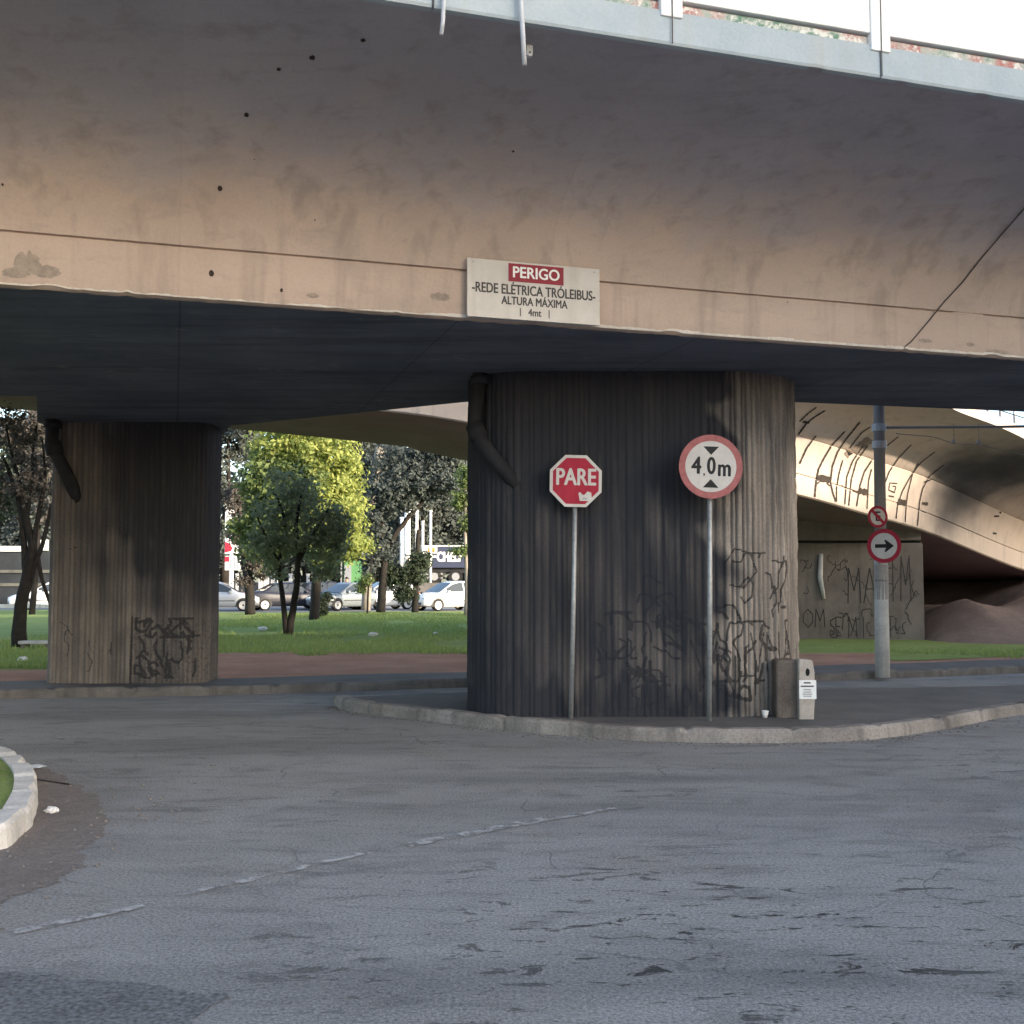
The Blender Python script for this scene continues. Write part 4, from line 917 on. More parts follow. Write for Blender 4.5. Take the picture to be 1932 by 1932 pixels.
# ---------------------------------------------------------------- utility pole with signs and trolley wires
Yq = 17.75
base = AT(1665, 1268, Yq); base.z = .1
up = thing('utility_pole', 'tall concrete utility pole with a whitewashed foot by the ramp pier', 'utility pole', base)
top = AT(1658, 770, Yq); dr = (top - base); dr = dr / dr.z
MB().tube([dr * 2.0, dr * 7.6], [.095, .078], 14).build('shaft', M['pole'], up, smooth=True)
MB().tube([Vector((0, 0, -.05)), dr * 1.99], [.118, .106], 14).build('whitewashed_foot', M['pole_white'], up, smooth=True)
po = MB()
for zz, ha in ((1.35, .16), (1.62, .13)): po.tube([dr * (zz - ha), dr * (zz + ha)], .1135, 10, False)
po.build('poster_remains', M['pole'], up, smooth=True)
for zz in (3.98, 3.70): MB().tube([dr * (zz - .06), dr * (zz + .06)], .115, 12).build('band_clamp', M['pvc'], up)
arm = thing('bracket_arm', 'thin horizontal trolley wire arm reaching right from the pole', 'arm', base + dr * 3.98)
MB().tube([Vector((.1, -.02, 0)), Vector((2.0, -.04, .01)), Vector((5.2, -.1, .06))], .022, 8).build('bar', M['wire_pale'], arm, smooth=True)
MB().tube([Vector((.1, 0, .9)), Vector((2.5, -.05, .10))], .008, 6).build('stay_wire', M['wire_pale'], arm)
w1 = AT(1800, 835, 17.6); w2 = AT(1847, 836, 17.6)
for nm, w_, lb in (('insulator', w1, 'left pale insulator holding the trolley wires near the ramp'), ('insulator', w2, 'right pale insulator holding the trolley wires near the ramp')):
    o = thing(nm, lb, 'insulator', w_, 0, 'trolley wire insulators')
    MB().tube([Vector((-.05, 0, -.02)), Vector((-.02, 0, .03)), Vector((.06, 0, -.04))], [.012, .028, .012], 8).build('body', M['pole_white'], o, smooth=True)
    MB().tube([Vector((0, 0, .02)), Vector((.0, 0, AT(1800, 800, 17.6).z - w_.z)) if nm else 0], .005, 6).build('hanger', M['wire_pale'], o)
tag(MB().tube([AT(1690, 818, 17.65), AT(1760, 824, 17.6), w1 + Vector((0, 0, -.02)), w2 + Vector((0, 0, -.03)), AT(1932, 858, 17.4), AT(2100, 900, 17)], .007, 6).build('trolley_wire', M['wire_pale'], smooth=True), 'thin pale trolley wire passing both insulators', 'wire')
def round_sign(name, label, x, y, Y, dia, yaw, kind):
    p = AT(x, y, Y); o = thing(name, label, 'traffic sign', p, yaw); r_ = dia / 2
    pm = MB().prism_xz(ngon(40, r_), -.003, 0).build('plate', M['red'], o, recalc=True)
    flat(MB(), ngon(40, r_ * .76), -.0045).build('white_face', M['white'], pm)
    MB().box(-.03, .03, 0, .10, -.03, .03).build('clamp', M['galv'], o)
    if kind == 'E':
        text_obj('E', r_ * 1.25, M['black'], pm, (0, -.006, 0), 'lettering', .004, xs=.95)
        a = r_ * .68; w_ = r_ * .10; flat(MB(), [(-a + w_, a + w_), (-a - w_, a - w_), (a - w_, -a - w_), (a + w_, -a + w_)], -.0080).build('slash', M['red'], pm)
    else:
        flat(MB(), [(-r_ * .52, -r_ * .11), (r_ * .12, -r_ * .11), (r_ * .02, -r_ * .33), (r_ * .10, -r_ * .36), (r_ * .58, 0), (r_ * .10, r_ * .36), (r_ * .02, r_ * .33), (r_ * .12, r_ * .11), (-r_ * .52, r_ * .11)], -.0062).build('arrow', M['black'], pm)
    return o
round_sign('no_parking_sign', 'small round no-parking sign with a crossed-out E, on the utility pole', 1656, 975, 17.58, .35, R(12), 'E')
round_sign('arrow_sign', 'round red-rimmed sign with a black right arrow, on the utility pole', 1668, 1030, 17.5, .545, R(-36), 'A')
# ---------------------------------------------------------------- trees
def leaves(name, clumps, n, size, m, parent, seed, droop=0.0):
    """clumps: (centre, rx, ry, rz, weight). small leaf quads gathered in sprigs through each clump"""
    rs = np.random.default_rng(seed); W = np.array([c[4] for c in clumps], float); W /= W.sum(); out = []; nr = []
    for (c, rx, ry, rz, _), w in zip(clumps, W):
        k = int(n * w); ns = max(4, k // 22)
        u_ = rs.normal(size=(ns, 3)); u_ /= np.linalg.norm(u_, axis=1)[:, None]; rad = rs.random(ns) ** .42
        sc = np.array(c) + u_ * rad[:, None] * np.array([rx, ry, rz]) * (1 + .14 * rs.normal(size=(ns, 1)))
        sp2 = rs.integers(0, ns, k); g = rs.normal(size=(k, 3)) * size * np.array([1.5, 1.5, 1.2])
        g[:, 2] -= droop * np.abs(rs.normal(size=k)) * size * 3
        out.append(sc[sp2] + g); a = u_[sp2] * .7 + rs.normal(size=(k, 3)) * .6 + np.array([0, 0, .35]); nr.append(a / np.linalg.norm(a, axis=1)[:, None])
    c = np.concatenate(out); nrm = np.concatenate(nr); k = len(c)
    a = np.cross(nrm, rs.normal(size=(k, 3))); a /= np.linalg.norm(a, axis=1)[:, None]; b = np.cross(nrm, a)
    s_ = size * (.55 + .8 * rs.random(k))[:, None]; ln = s_ * 1.0; wd = s_ * .52
    V = np.stack([c - a * ln, c - b * wd + nrm * s_ * .12, c + a * ln, c + b * wd + nrm * s_ * .12], 1).reshape(-1, 3)
    return np_mesh(name, V, np.arange(4 * k).reshape(-1, 4), m, parent)
def trunk(name, stems, m, parent):
    mb = MB()
    for pts, r0, r1 in stems:
        pts = [Vector(p) for p in pts]; fine = []
        for i in range(len(pts) - 1):
            for u_ in (0, .25, .5, .75):
                q = Vector(cr([tuple(p) for p in pts], i, u_)); fine.append(q + Vector((mnoise.noise(q * 2.1), mnoise.noise(q * 2.1 + Vector((7, 0, 0))), 0)) * r0 * .35)
        fine.append(pts[-1]); k = len(fine)
        mb.tube(fine, [r0 + (r1 - r0) * i / (k - 1) for i in range(k)], 8)
    return mb.build(name, m, parent, smooth=True)
def tree(name, label, loc, stems, clumps, n, size, leafm, barkm='bark', seed=1, droop=0, group=None, cat='tree'):
    o = thing(name, label, cat, loc, 0, group)
    if stems: trunk('trunk', stems, M[barkm], o)
    if n: leaves('crown', clumps, n, size, M[leafm], o, seed, droop)
    return o
def rel(loc): 
    L0 = Vector(loc); return lambda x, y, dY=0: tuple(AT(x, y, L0.y + dY) - L0)
# A: darker tree in front, standing on the lawn
b = AT(541, 1200, 30.0); b.z = lawn_h(b.x, b.y) - .05; A = rel(b)
tree('tree', 'dark grey-green tree with two thin trunks standing on the lawn', b,
     [([(0, 0, 0), A(532, 1120), A(527, 1060, .1), A(540, 1000, .2), A(520, 930, .2)], .085, .03), ([(.05, 0, 0), A(556, 1130), A(563, 1060, -.1), A(560, 990), A(575, 900, .1)], .11, .035), ([A(563, 1060, -.1), A(590, 1010), A(620, 960)], .05, .02), ([A(527, 1060), A(500, 1010), A(480, 960)], .045, .02)],
     [(A(560, 925), .60, .7, .50, .7), (A(520, 975), .66, .8, .66, 1.0), (A(595, 975), .70, .8, .62, 1.0), (A(495, 1030), .55, .6, .5, .7), (A(565, 1020), .7, .7, .45, .8), (A(625, 1030), .55, .6, .55, .8), (A(535, 895), .35, .4, .28, .2), (A(640, 985), .35, .5, .5, .4), (A(520, 1070), .4, .4, .3, .25), (A(610, 1075), .35, .4, .3, .25)], 5200, .075, 'leaf_dark', 'bark', 11, .25)
# B: sunlit yellow-green tree behind it
b = AT(592, 1168, 41.0); b.z = lawn_h(b.x, b.y) - .05; A = rel(b)
o = tree('tree', 'large sunlit yellow-green tree rising behind the two-trunk tree', b,
     [([(0, 0, 0), A(597, 1110), A(594, 1040), A(585, 960), A(570, 880)], .2, .07), ([A(594, 1040), A(630, 960), A(650, 900)], .1, .04), ([A(594, 1050), A(540, 960), A(500, 900)], .1, .04)],
     [(A(560, 790), 1.9, 1.5, 1.1, 1.2), (A(605, 850), 1.5, 1.4, 1.0, 1.2), (A(530, 850), 1.2, 1.3, 1.0, .8), (A(640, 900), .95, 1.1, .9, .8), (A(655, 970), .75, 1.0, .9, .7), (A(610, 950), 1.2, 1.3, 1.0, .9), (A(670, 1030), .6, .8, .5, .4), (A(625, 1020), .8, 1, .6, .4)], 17000, .095, 'leaf_sun', 'bark', 12, .25)
leaves('crown', [(A(490, 900, -.4), .9, 1.1, 1.1, .8), (A(470, 985, -.4), .6, .8, .9, .55), (A(520, 960, -.6), 1.0, 1.2, 1.1, 1.0), (A(560, 1000, -.6), 1.1, 1, .9, .8), (A(560, 900, -.9), 1.2, .8, .9, .7), (A(610, 1035, -.4), .8, .9, .5, .5), (A(500, 1030, -.4), .8, .9, .6, .5)], 12000, .095, M['leaf_mid'], o, 112, .25)  # greener lower-left crown: the tree's shaded side put into leaf colour
# C: dark tree with a slanting limb
b = AT(718, 1158, 50.0); b.z = .1; A = rel(b)
tree('tree', 'dark tree with a slanting limb, left of the white hatchback', b,
     [([(0, 0, 0), A(722, 1100), A(724, 1050), A(722, 1000), A(712, 930)], .22, .10), ([A(724, 1045), A(748, 1005), A(775, 972), A(810, 930)], .16, .07)],
     [(A(735, 930), 1.4, 1.4, 1.1, 1), (A(790, 910), 1.4, 1.4, 1.0, 1), (A(845, 905), 1.1, 1.3, .9, .8), (A(760, 870), 1.5, 1.4, .9, 1), (A(710, 985), .6, .8, .8, .4), (A(700, 1060), .45, .6, .7, .3), (A(840, 860), 1.1, 1.2, .9, .8), (A(725, 1035), .5, .6, .6, .3)], 26000, .085, 'leaf_far', 'bark', 13)
# D: round dark bush-tree
b = AT(783, 1152, 50.5); b.z = .1; A = rel(b)
tree('small_tree', 'small dark bushy tree beside the front of the white hatchback', b, [([(0, 0, 0), A(784, 1120), A(786, 1080), A(790, 1000)], .17, .09)],
     [(A(770, 1085), .85, .8, .5, 1), (A(745, 1090), .5, .6, .45, .6), (A(790, 1060), .6, .6, .5, .7), (A(765, 1120), .6, .6, .35, .6), (A(735, 1075), .3, .4, .3, .3)], 7000, .075, 'leaf_bush', 'bark', 14)
# F: light tree by the right pillar
b = AT(879, 1160, 46.0); b.z = .1; A = rel(b)
tree('tree', 'slim pale-barked tree with light leaves beside the right pillar', b, [([(0, 0, 0), A(880, 1080), A(877, 980), A(880, 900)], .09, .05)],
     [(A(878, 900), .35, .5, .5, 1), (A(868, 945), .3, .4, .4, .7), (A(884, 985), .35, .4, .35, .7), (A(872, 1040), .5, .4, .15, .5), (A(905, 930), .5, .6, .9, .8)], 3600, .075, 'leaf_mid', 'bark_pale', 15)
# H: thick trunk at the left of the opening
b = AT(472, 1157, 49.0); b.z = .1; A = rel(b)
tree('tree', 'thick dark trunk with brownish sprouts behind the silver car', b, [([(0, 0, 0), A(470, 1110), A(462, 1060), A(455, 1000), A(450, 920)], .24, .11), ([A(468, 1090), A(485, 1040), A(495, 980)], .16, .07)],
     [(A(452, 1000), .55, .7, .8, 1), (A(470, 1055), .55, .7, .6, .8), (A(440, 940), .5, .6, .7, .8), (A(490, 1075), .4, .5, .4, .5), (A(460, 1095), .35, .4, .3, .3)], 5500, .08, 'leaf_brown', 'bark', 16)
# small dark sapling leaning behind the two-trunk tree, and a thin stake
b = AT(598, 1162, 44.0); b.z = .1; A = rel(b)
tree('sapling', 'leaning dark sapling with a shrubby foot right of the two-trunk tree', b, [([(0, 0, 0), A(590, 1130), A(594, 1080), A(600, 1030)], .12, .06)], [(A(606, 1150), .35, .4, .22, .5), (A(615, 1130), .3, .3, .2, .4), (A(600, 1060), .35, .4, .5, .5)], 2200, .06, 'leaf_bush', 'bark', 17)
b = AT(693, 1163, 47.0); b.z = .1; A = rel(b)
tree('sapling', 'thin bare-stemmed sapling just left of the dark slanting tree', b, [([(0, 0, 0), A(695, 1110), A(701, 1060), A(703, 1010)], .045, .025)], [(A(690, 1095), .28, .3, .25, 1), (A(680, 1110), .2, .3, .2, .5)], 900, .06, 'leaf_mid', 'bark', 18)
# dead pale trunk
b = AT(690, 1150, 55.0); b.z = .1; A = rel(b)
o = thing('dead_trunk', 'leaning pale dead trunk with a ragged broken top', 'tree trunk', b)
trunk('stem', [([(0, 0, 0), A(698, 1010), A(706, 930), A(716, 850)], .24, .17)], M['bark_pale'], o)
trunk('broken_top', [([A(714, 866), A(718, 845)], .25, .2), ([A(722, 850), A(724, 880), A(721, 905)], .15, .03), ([A(712, 848), A(708, 872)], .10, .04)], M['bark_pale'], o)
# E: the bare branching tree left of the left pillar
b = AT(36, 1226, 24.5); b.z = .1; A = rel(b)
tree('tree', 'tall dark branching tree left of the left pillar', b,
     [([(0, 0, 0), A(37, 1160), A(50, 1090), A(60, 1040), A(52, 985), A(40, 920)], .17, .06), ([(.12, 0, 0), A(45, 1150), A(62, 1080), A(85, 1010), A(98, 950)], .075, .04), ([A(50, 1090), A(45, 1030), A(38, 960), A(20, 900), A(5, 860)], .09, .03), ([A(60, 1040), A(75, 960), A(85, 900), A(80, 830)], .07, .02), ([A(40, 1010), A(60, 930), A(62, 860), A(70, 800)], .06, .015), ([A(72, 1050), A(80, 1095), A(95, 1140)], .05, .04), ([A(40, 920), A(20, 850), A(10, 790)], .05, .015), ([A(52, 985), A(30, 930), A(-20, 880)], .05, .015)],
     [(A(30, 880), .8, .8, .6, 1), (A(0, 830), .8, .8, .6, 1), (A(70, 900), .5, .7, .55, .8), (A(20, 800), .7, .8, .4, .7), (A(45, 950), .5, .6, .4, .5), (A(-40, 900), .8, .8, .8, .8), (A(72, 830), .25, .5, .35, .25)], 3600, .05, 'leaf_brown', 'bark', 19)
b = AT(-60, 1190, 34.0); b.z = .1; A = rel(b)
tree('tree', 'green-leaved tree at the left edge behind the branching tree', b, [([(0, 0, 0), A(-55, 1100), A(-50, 980)], .2, .1)], [(A(-30, 950), 1.0, 1, .9, 1), (A(10, 930), .6, .9, .6, .7), (A(-60, 880), 1.3, 1.2, 1, 1)], 6000, .085, 'leaf_bush', 'bark', 20)
b = AT(60, 1160, 46.0); b.z = .1; A = rel(b)
tree('tree', 'rust-leaved tree showing above the branching tree, by the left pillar', b, [([(0, 0, 0), A(70, 1060), A(75, 960)], .14, .08)], [(A(65, 800), .9, .9, .9, 1), (A(20, 820), .9, .9, .8, 1), (A(80, 880), .8, .9, .8, 1), (A(95, 960), .5, .8, .6, .5)], 5500, .10, 'leaf_brown', 'bark', 21)
# background row of big dark trees
prot = []
for i, (wd, ht) in enumerate(((5.0, 13.5), (6.2, 15.5))):
    o = thing('tree', 'x', 'tree', (0, 0, 0)); rr = random.Random(50 + i)
    trunk('trunk', [([(0, 0, 0), (.2, 0, ht * .3), (-.2, .1, ht * .6), (.1, 0, ht * .9)], .4, .1), ([(.1, 0, ht * .3), (wd * .3, 0, ht * .5), (wd * .5, 0, ht * .7)], .2, .06), ([(0, 0, ht * .35), (-wd * .35, 0, ht * .55), (-wd * .5, .3, ht * .75)], .2, .06)], M['bark'], o)
    cl = []
    for k_ in range(22):
        a = rr.uniform(0, 6.28); r_ = rr.uniform(.2, .85) * wd * .62; z_ = rr.uniform(.16, .95) * ht
        cl.append(((math.cos(a) * r_, math.sin(a) * r_, z_), rr.uniform(1.2, 2.1), rr.uniform(1.2, 2.1), rr.uniform(.9, 1.6), 1))
    leaves('crown', cl, 19000, .215, M['leaf_far'], o, 60 + i); prot.append(o)
far_trees = [(-30.5, 95, 0, 1.0, 'far dark tree seen left of the left pillar, nearest the frame edge'), (-36, 100, 1, 1.0, 'far dark tree outside the left edge, behind the green-leaved tree'), (-25.3, 97, 1, 1.0, 'far dark tree filling the left edge of the middle opening'), (-19.5, 104, 0, 1.15, 'far dark tree behind the yellow-green crown, left side'),
             (-13.4, 100, 1, 1.05, 'far dark tree behind the dead pale trunk'), (-8.2, 96, 0, 1.0, 'far dark tree behind the slanting limb'), (-3.0, 101, 1, 1.0, 'far dark tree beside the right pillar, behind the grey truck'), (-16.5, 112, 0, 1.25, 'tallest far dark tree at the back of the middle opening'), (-41, 92, 0, 1.0, 'far dark tree farthest left behind the pillar'), (3.5, 99, 0, 1.1, 'far dark tree hidden mostly behind the right pillar'), (-22, 118, 1, 1.3, 'second tall far dark tree at the very back')]
for i, (x, y, k_, s_, lb) in enumerate(far_trees):
    o = prot[k_] if i in (0, 1) else copy_tree(prot[k_]); 
    if i == 1: o = prot[1]
    o.location = (x, y, 1.3 if y > 72 else .1); o.rotation_euler = (0, 0, i * 1.7); o.scale = (s_, s_, s_); tag(o, lb, 'tree', 'dark trees in the far background')

rr = random.Random(77); cl = [((rr.uniform(-62, 14), rr.uniform(121, 127), rr.uniform(1.5, 13)), 3.0, 1.6, 2.2, 1) for _ in range(120)]
tag(leaves('far_wood', cl, 26000, .55, M['leaf_far'], None, 99), 'dark mass of woodland closing the view behind the truck and poles', 'woodland', kind='stuff')
# ---------------------------------------------------------------- vehicles
def lerp(a, b, u_): return a + (b - a) * u_
def interp(tab, x):
    for (a, b), (c, d) in zip(tab[:-1], tab[1:]):
        if x <= c: return lerp(b, d, max(0, (x - a) / (c - a)))
    return tab[-1][1]
def car(name, label, loc, yaw, paint, kind='hatch', group='cars on the far road', tail_on=False):
    """front points to local +X; wheels touch z = 0"""
    o = thing(name, label, 'car', loc, yaw, group); pm_ = M[paint]
    Ln = 3.9 if kind == 'hatch' else 4.45; W = .84; x0, x1 = -Ln / 2, Ln / 2
    if kind == 'hatch':
        belt = [(x0, .86), (x0 + .1, .95), (x0 + 1.0, .95), (x1 - 1.05, .93), (x1 - .5, .84), (x1 - .12, .72), (x1, .60)]
        roof = [(x0 + .05, .96), (x0 + .45, 1.43), (x0 + 1.0, 1.50), (x0 + 1.7, 1.51), (x1 - 1.85, 1.44), (x1 - .95, .93)]
    else:
        belt = [(x0, .80), (x0 + .12, .96), (x0 + .8, .98), (x0 + 1.5, .93), (x1 - 1.3, .91), (x1 - .6, .83), (x1 - .12, .70), (x1, .58)]
        roof = [(x0 + .62, .97), (x0 + 1.35, 1.38), (x0 + 1.9, 1.44), (x0 + 2.5, 1.43), (x1 - 1.95, 1.36), (x1 - 1.05, .90)]
    xs = [x0, x0 + .06, x0 + .2] + [x0 + .2 + (Ln - .4) * i / 16 for i in range(1, 16)] + [x1 - .2, x1 - .06, x1]
    rings = []
    for x in xs:
        e = min(1, (min(x - x0, x1 - x) / .55)); wf = W * (.80 + .20 * math.sqrt(max(0, e))); zb = .20 + .10 * (1 - min(1, max(0, e))); zt_ = interp(belt, x)
        half = [(0, zb), (wf * .86, zb), (wf * .97, zb + .10), (wf, .48), (wf * .985, lerp(.48, zt_, .7)), (wf * .93, zt_ - .02), (wf * .80, zt_ + .01), (0, zt_ + .03)]
        rings.append([(x, -w_, z_) for w_, z_ in half] + [(x, w_, z_) for w_, z_ in reversed(half[1:-1])])
    K = len(rings[0]); mb = MB(); mb.v = [p for r_ in rings for p in r_]
    mb.f = [(i * K + k_, i * K + (k_ + 1) % K, (i + 1) * K + (k_ + 1) % K, (i + 1) * K + k_) for i in range(len(xs) - 1) for k_ in range(K)] + [tuple(range(K - 1, -1, -1)), tuple((len(xs) - 1) * K + k_ for k_ in range(K))]
    body = mb.build('body', pm_, o, smooth=True, recalc=True)
    # cabin
    rx = [roof[0][0] + (roof[-1][0] - roof[0][0]) * i / 14 for i in range(15)]; rg = []
    def half_w(x, u_): return W * lerp(.93, .66, u_)
    for x in rx:
        zr = interp(roof, x); zb = min(interp(belt, x) - .03, zr - .005); hgt = (zr - zb) / .6; wt = W * lerp(.90, .68, min(1, max(0, hgt)))
        half = [(W * .92, zb), (lerp(W * .92, wt, .55), lerp(zb, zr, .55)), (wt, zr - .03), (wt * .8, zr), (0, zr + .012)]
        rg.append([(x, -w_, z_) for w_, z_ in half] + [(x, w_, z_) for w_, z_ in reversed(half[:-1])])
    K = len(rg[0]); mb = MB(); mb.v = [p for r_ in rg for p in r_]; mb.f = [(i * K + k_, i * K + k_ + 1, (i + 1) * K + k_ + 1, (i + 1) * K + k_) for i in range(len(rx) - 1) for k_ in range(K - 1)]
    mb.build('cabin', pm_, o, smooth=True, recalc=True)
    def side(xa, xb, za=.06, s_=1):
        lo = []; hi = []
        for i in range(6):
            x = lerp(xa, xb, i / 5); zr = interp(roof, x); zb = interp(belt, x); h2 = (zr - (zb - .03)) / .6; wt = W * lerp(.90, .68, min(1, max(0, h2)))
            for lst, u_ in ((lo, .12), (hi, .86)):
                z_ = lerp(zb - .03, zr, u_); w_ = lerp(W * .92, wt, min(1, u_ / 1)) + .012; lst.append((x, s_ * w_, z_))
        v_ = lo + hi; return v_, [(i, i + 1, 7 + i, 6 + i) for i in range(5)]
    ra, rb = roof[0][0], roof[-1][0]; mid = (ra + rb) / 2 - .05
    for s_ in (1, -1):
        for xa, xb in ((ra + .42, mid - .04), (mid + .04, rb - .42)):
            v_, f_ = side(xa, xb, s_=s_); MB().add(v_, f_).build('side_window', M['glass'], o, recalc=True)
        mr = MB().box(rb - .55, rb - .40, s_ * W * .95 if s_ > 0 else s_ * (W * .95 + .14), s_ * W * .95 + .14 if s_ > 0 else s_ * W * .95, .90, 1.03).build('mirror', pm_, o, bevel=.03)
    def screen(nm, xa, xb, m_):
        v_ = []
        for i in range(5):
            x = lerp(xa, xb, i / 4); zr = interp(roof, x) + .022; h2 = (zr - interp(belt, x)) / .6; wt = W * lerp(.84, .60, min(1, max(0, h2))); v_ += [(x, -wt, zr - .012), (x, 0, zr + .004), (x, wt, zr - .012)]
        return MB().add(v_, [(3 * i + k_, 3 * i + k_ + 1, 3 * i + 4 + k_, 3 * i + 3 + k_) for i in range(4) for k_ in range(2)]).build(nm, m_, o, smooth=True, recalc=True)
    d_ = (roof[-1][0] - roof[-2][0]); s1 = screen('windscreen', roof[-2][0] + .06, roof[-1][0] - .03, M['glass']); s1.location.x = .012
    s2 = screen('rear_window', roof[0][0] + .05, roof[1][0] - .03, M['glass']); s2.location.x = -.012
    for x in (x0 + .72, x1 - .78):
        for s_ in (1, -1):
            w_ = thing('wheel', None, None, (x, s_ * (W - .10), .30)); w_.parent = o; del_ = [w_.pop(k_, None) for k_ in ('label', 'category')]
            tq = MB(); R_ = [(.30, -.09), (.31, -.05), (.31, .05), (.29, .105), (.21, .115)]
            vv = []; n_ = 20
            for r_, yy in R_: vv += [(r_ * math.cos(6.2832 * i / n_), s_ * yy, r_ * math.sin(6.2832 * i / n_)) for i in range(n_)]
            tq.add(vv, [(j * n_ + i, j * n_ + (i + 1) % n_, (j + 1) * n_ + (i + 1) % n_, (j + 1) * n_ + i) for j in range(4) for i in range(n_)])
            tq.build('tyre', M['rubber'], w_, smooth=True, recalc=True)
            rm = MB(); rm.add([(0, s_ * .10, 0)] + [(.21 * math.cos(6.2832 * i / 20), s_ * .116, .21 * math.sin(6.2832 * i / 20)) for i in range(20)], [(0, 1 + i, 1 + (i + 1) % 20) for i in range(20)]); rm.build('rim', M['rim'], w_, recalc=True)
            ah = MB(); ah.add([(x + .365 * math.cos(a), s_ * (W + .004), .30 + .365 * math.sin(a)) for a in [math.pi * i / 14 for i in range(-1, 16)]] + [(x, s_ * (W + .004), .24)], [tuple(range(18))]); ah.build('wheel_arch', M['plastic'], o)
    for s_ in (1, -1):
        ya, yb = sorted((s_ * W * .88, s_ * W * .55)); MB().box(x1 - .18, x1 - .015, ya, yb, .56, .69).build('headlight', M['head'], o, bevel=.03)
        ya, yb = sorted((s_ * W * .90, s_ * W * .66)); MB().box(x0 + .0, x0 + .12, ya, yb, .70, .93).build('tail_light', M['tail'], o, bevel=.02)
        MB().box(x0 + 1.15, x1 - 1.2, min(s_ * (W + .002), s_ * (W - .02)), max(s_ * (W + .002), s_ * (W - .02)) + (.008 if s_ > 0 else 0), .50, .54).build('side_trim', M['plastic'], o)
    MB().box(x1 - .06, x1 + .006, -W * .55, W * .55, .30, .44).build('grille', M['plastic'], o, bevel=.02)
    MB().box(x0 - .008, x0 + .05, -W * .6, W * .6, .24, .36).build('bumper', M['plastic'], o, bevel=.02)
    MB().box(x0 - .006, x0 + .02, -.22, .22, .55, .66).build('number_plate', M['white'], o)
    return o
RZ = .052
def cloc(x, y, Y): p = AT(x, y, Y); return (p.x, p.y, RZ)
car('parked_car', 'white hatchback facing left, beside the right pillar', cloc(845, 1150, 57), R(180 + 38), 'car_white', 'hatch')
car('parked_car', 'white hatchback half hidden by the dark slanting tree', cloc(717, 1150, 59), R(180 + 30), 'car_white', 'hatch')
car('parked_car', 'grey-blue car with its bonnet toward the lawn, left of the dark slanting tree', cloc(655, 1150, 57.5), R(180 + 52), 'car_grey', 'sedan')
car('parked_car', 'dark sedan with lit-looking red tail lights behind the two-trunk tree', cloc(545, 1150, 58), R(28), 'car_dark', 'sedan')
car('parked_car', 'silver car nosing out from behind the left pillar', cloc(415, 1150, 56), R(12), 'car_silver', 'hatch')
car('parked_car', 'white car seen between the branching tree and the left pillar', cloc(92, 1147, 58), R(180 + 28), 'car_white', 'hatch')
car('parked_car', 'dark car hidden by trunks, only its red tail light showing', cloc(628, 1150, 61), R(22), 'car_dark', 'hatch')
# truck on the raised lot
q = AT(850, 1098, 76); TL = Vector((q.x, 76, 1.36))
tk = thing('truck', 'dark blue-grey box truck lettered in white on the raised lot', 'truck', TL, R(2))
sc = 76 / F
bx0, bx1 = (795 - 850) * sc, (935 - 850) * sc; bz0 = (1098 - 1068) * sc; bz1 = (1098 - 1028) * sc
MB().box(bx0, bx1, 0, 2.3, bz0, bz1).build('cargo_box', M['truck_box'], tk, bevel=.04)
MB().box(bx0 - .03, bx1 + .03, -.03, 2.33, bz1 + .003, bz1 + .10).build('roof_rail', M['pvc'], tk)
MB().box(bx0, bx1, .3, 2.0, bz0 - .35, bz0 - .02).build('chassis', M['plastic'], tk)
for z_ in (bz0 - .42, bz0 - .70): MB().box(bx0 + .2, -.55, -.02, .04, z_ - .07, z_ + .07).build('side_guard', M['galv'], tk)
cbm = MB(); cbm.prism_xz([(bx1 + .08, .5), (bx1 + 1.9, .5), (bx1 + 1.9, 1.3), (bx1 + 1.6, 2.2), (bx1 + .08, 2.25)], .05, 2.25); cbm.build('cab', M['truck_box'], tk, bevel=.06)
for x in (bx0 + .9, .35, bx1 + 1.0):
    for yy, s_ in ((.12, -1), (2.1, 1)):
        w_ = bpy.data.objects.new('wheel', None); C.objects.link(w_); w_.parent = tk; w_.location = (x, yy, .5)
        MB().tube([Vector((0, -.14, 0)), Vector((0, .14, 0))], .5, 22).build('tyre', M['rubber'], w_, smooth=False)
        MB().tube([Vector((0, -.16, 0)), Vector((0, -.13, 0))], .27, 18).build('rim', M['galv'], w_)
text_obj('CHELF', .92, M['white_bright'], tk, ((848 - 850) * sc, -.02, (1098 - 1048) * sc), 'lettering', .04, xs=.66)
lg = MB(); zc = (1098 - 1040) * sc; xc = (811 - 850) * sc
MB().box(xc - .42, xc + .50, -.03, -.004, zc - .02, zc + .42).build('logo_panel', M['white_bright'], tk)
MB().box(xc - .15, xc + .35, -.04, -.032, zc + .08, zc + .36).build('logo_mark', M['orange'], tk)
MB().box(xc - .55, xc + .42, -.03, -.004, zc - .32, zc - .16).build('logo_stripe', M['white_bright'], tk)
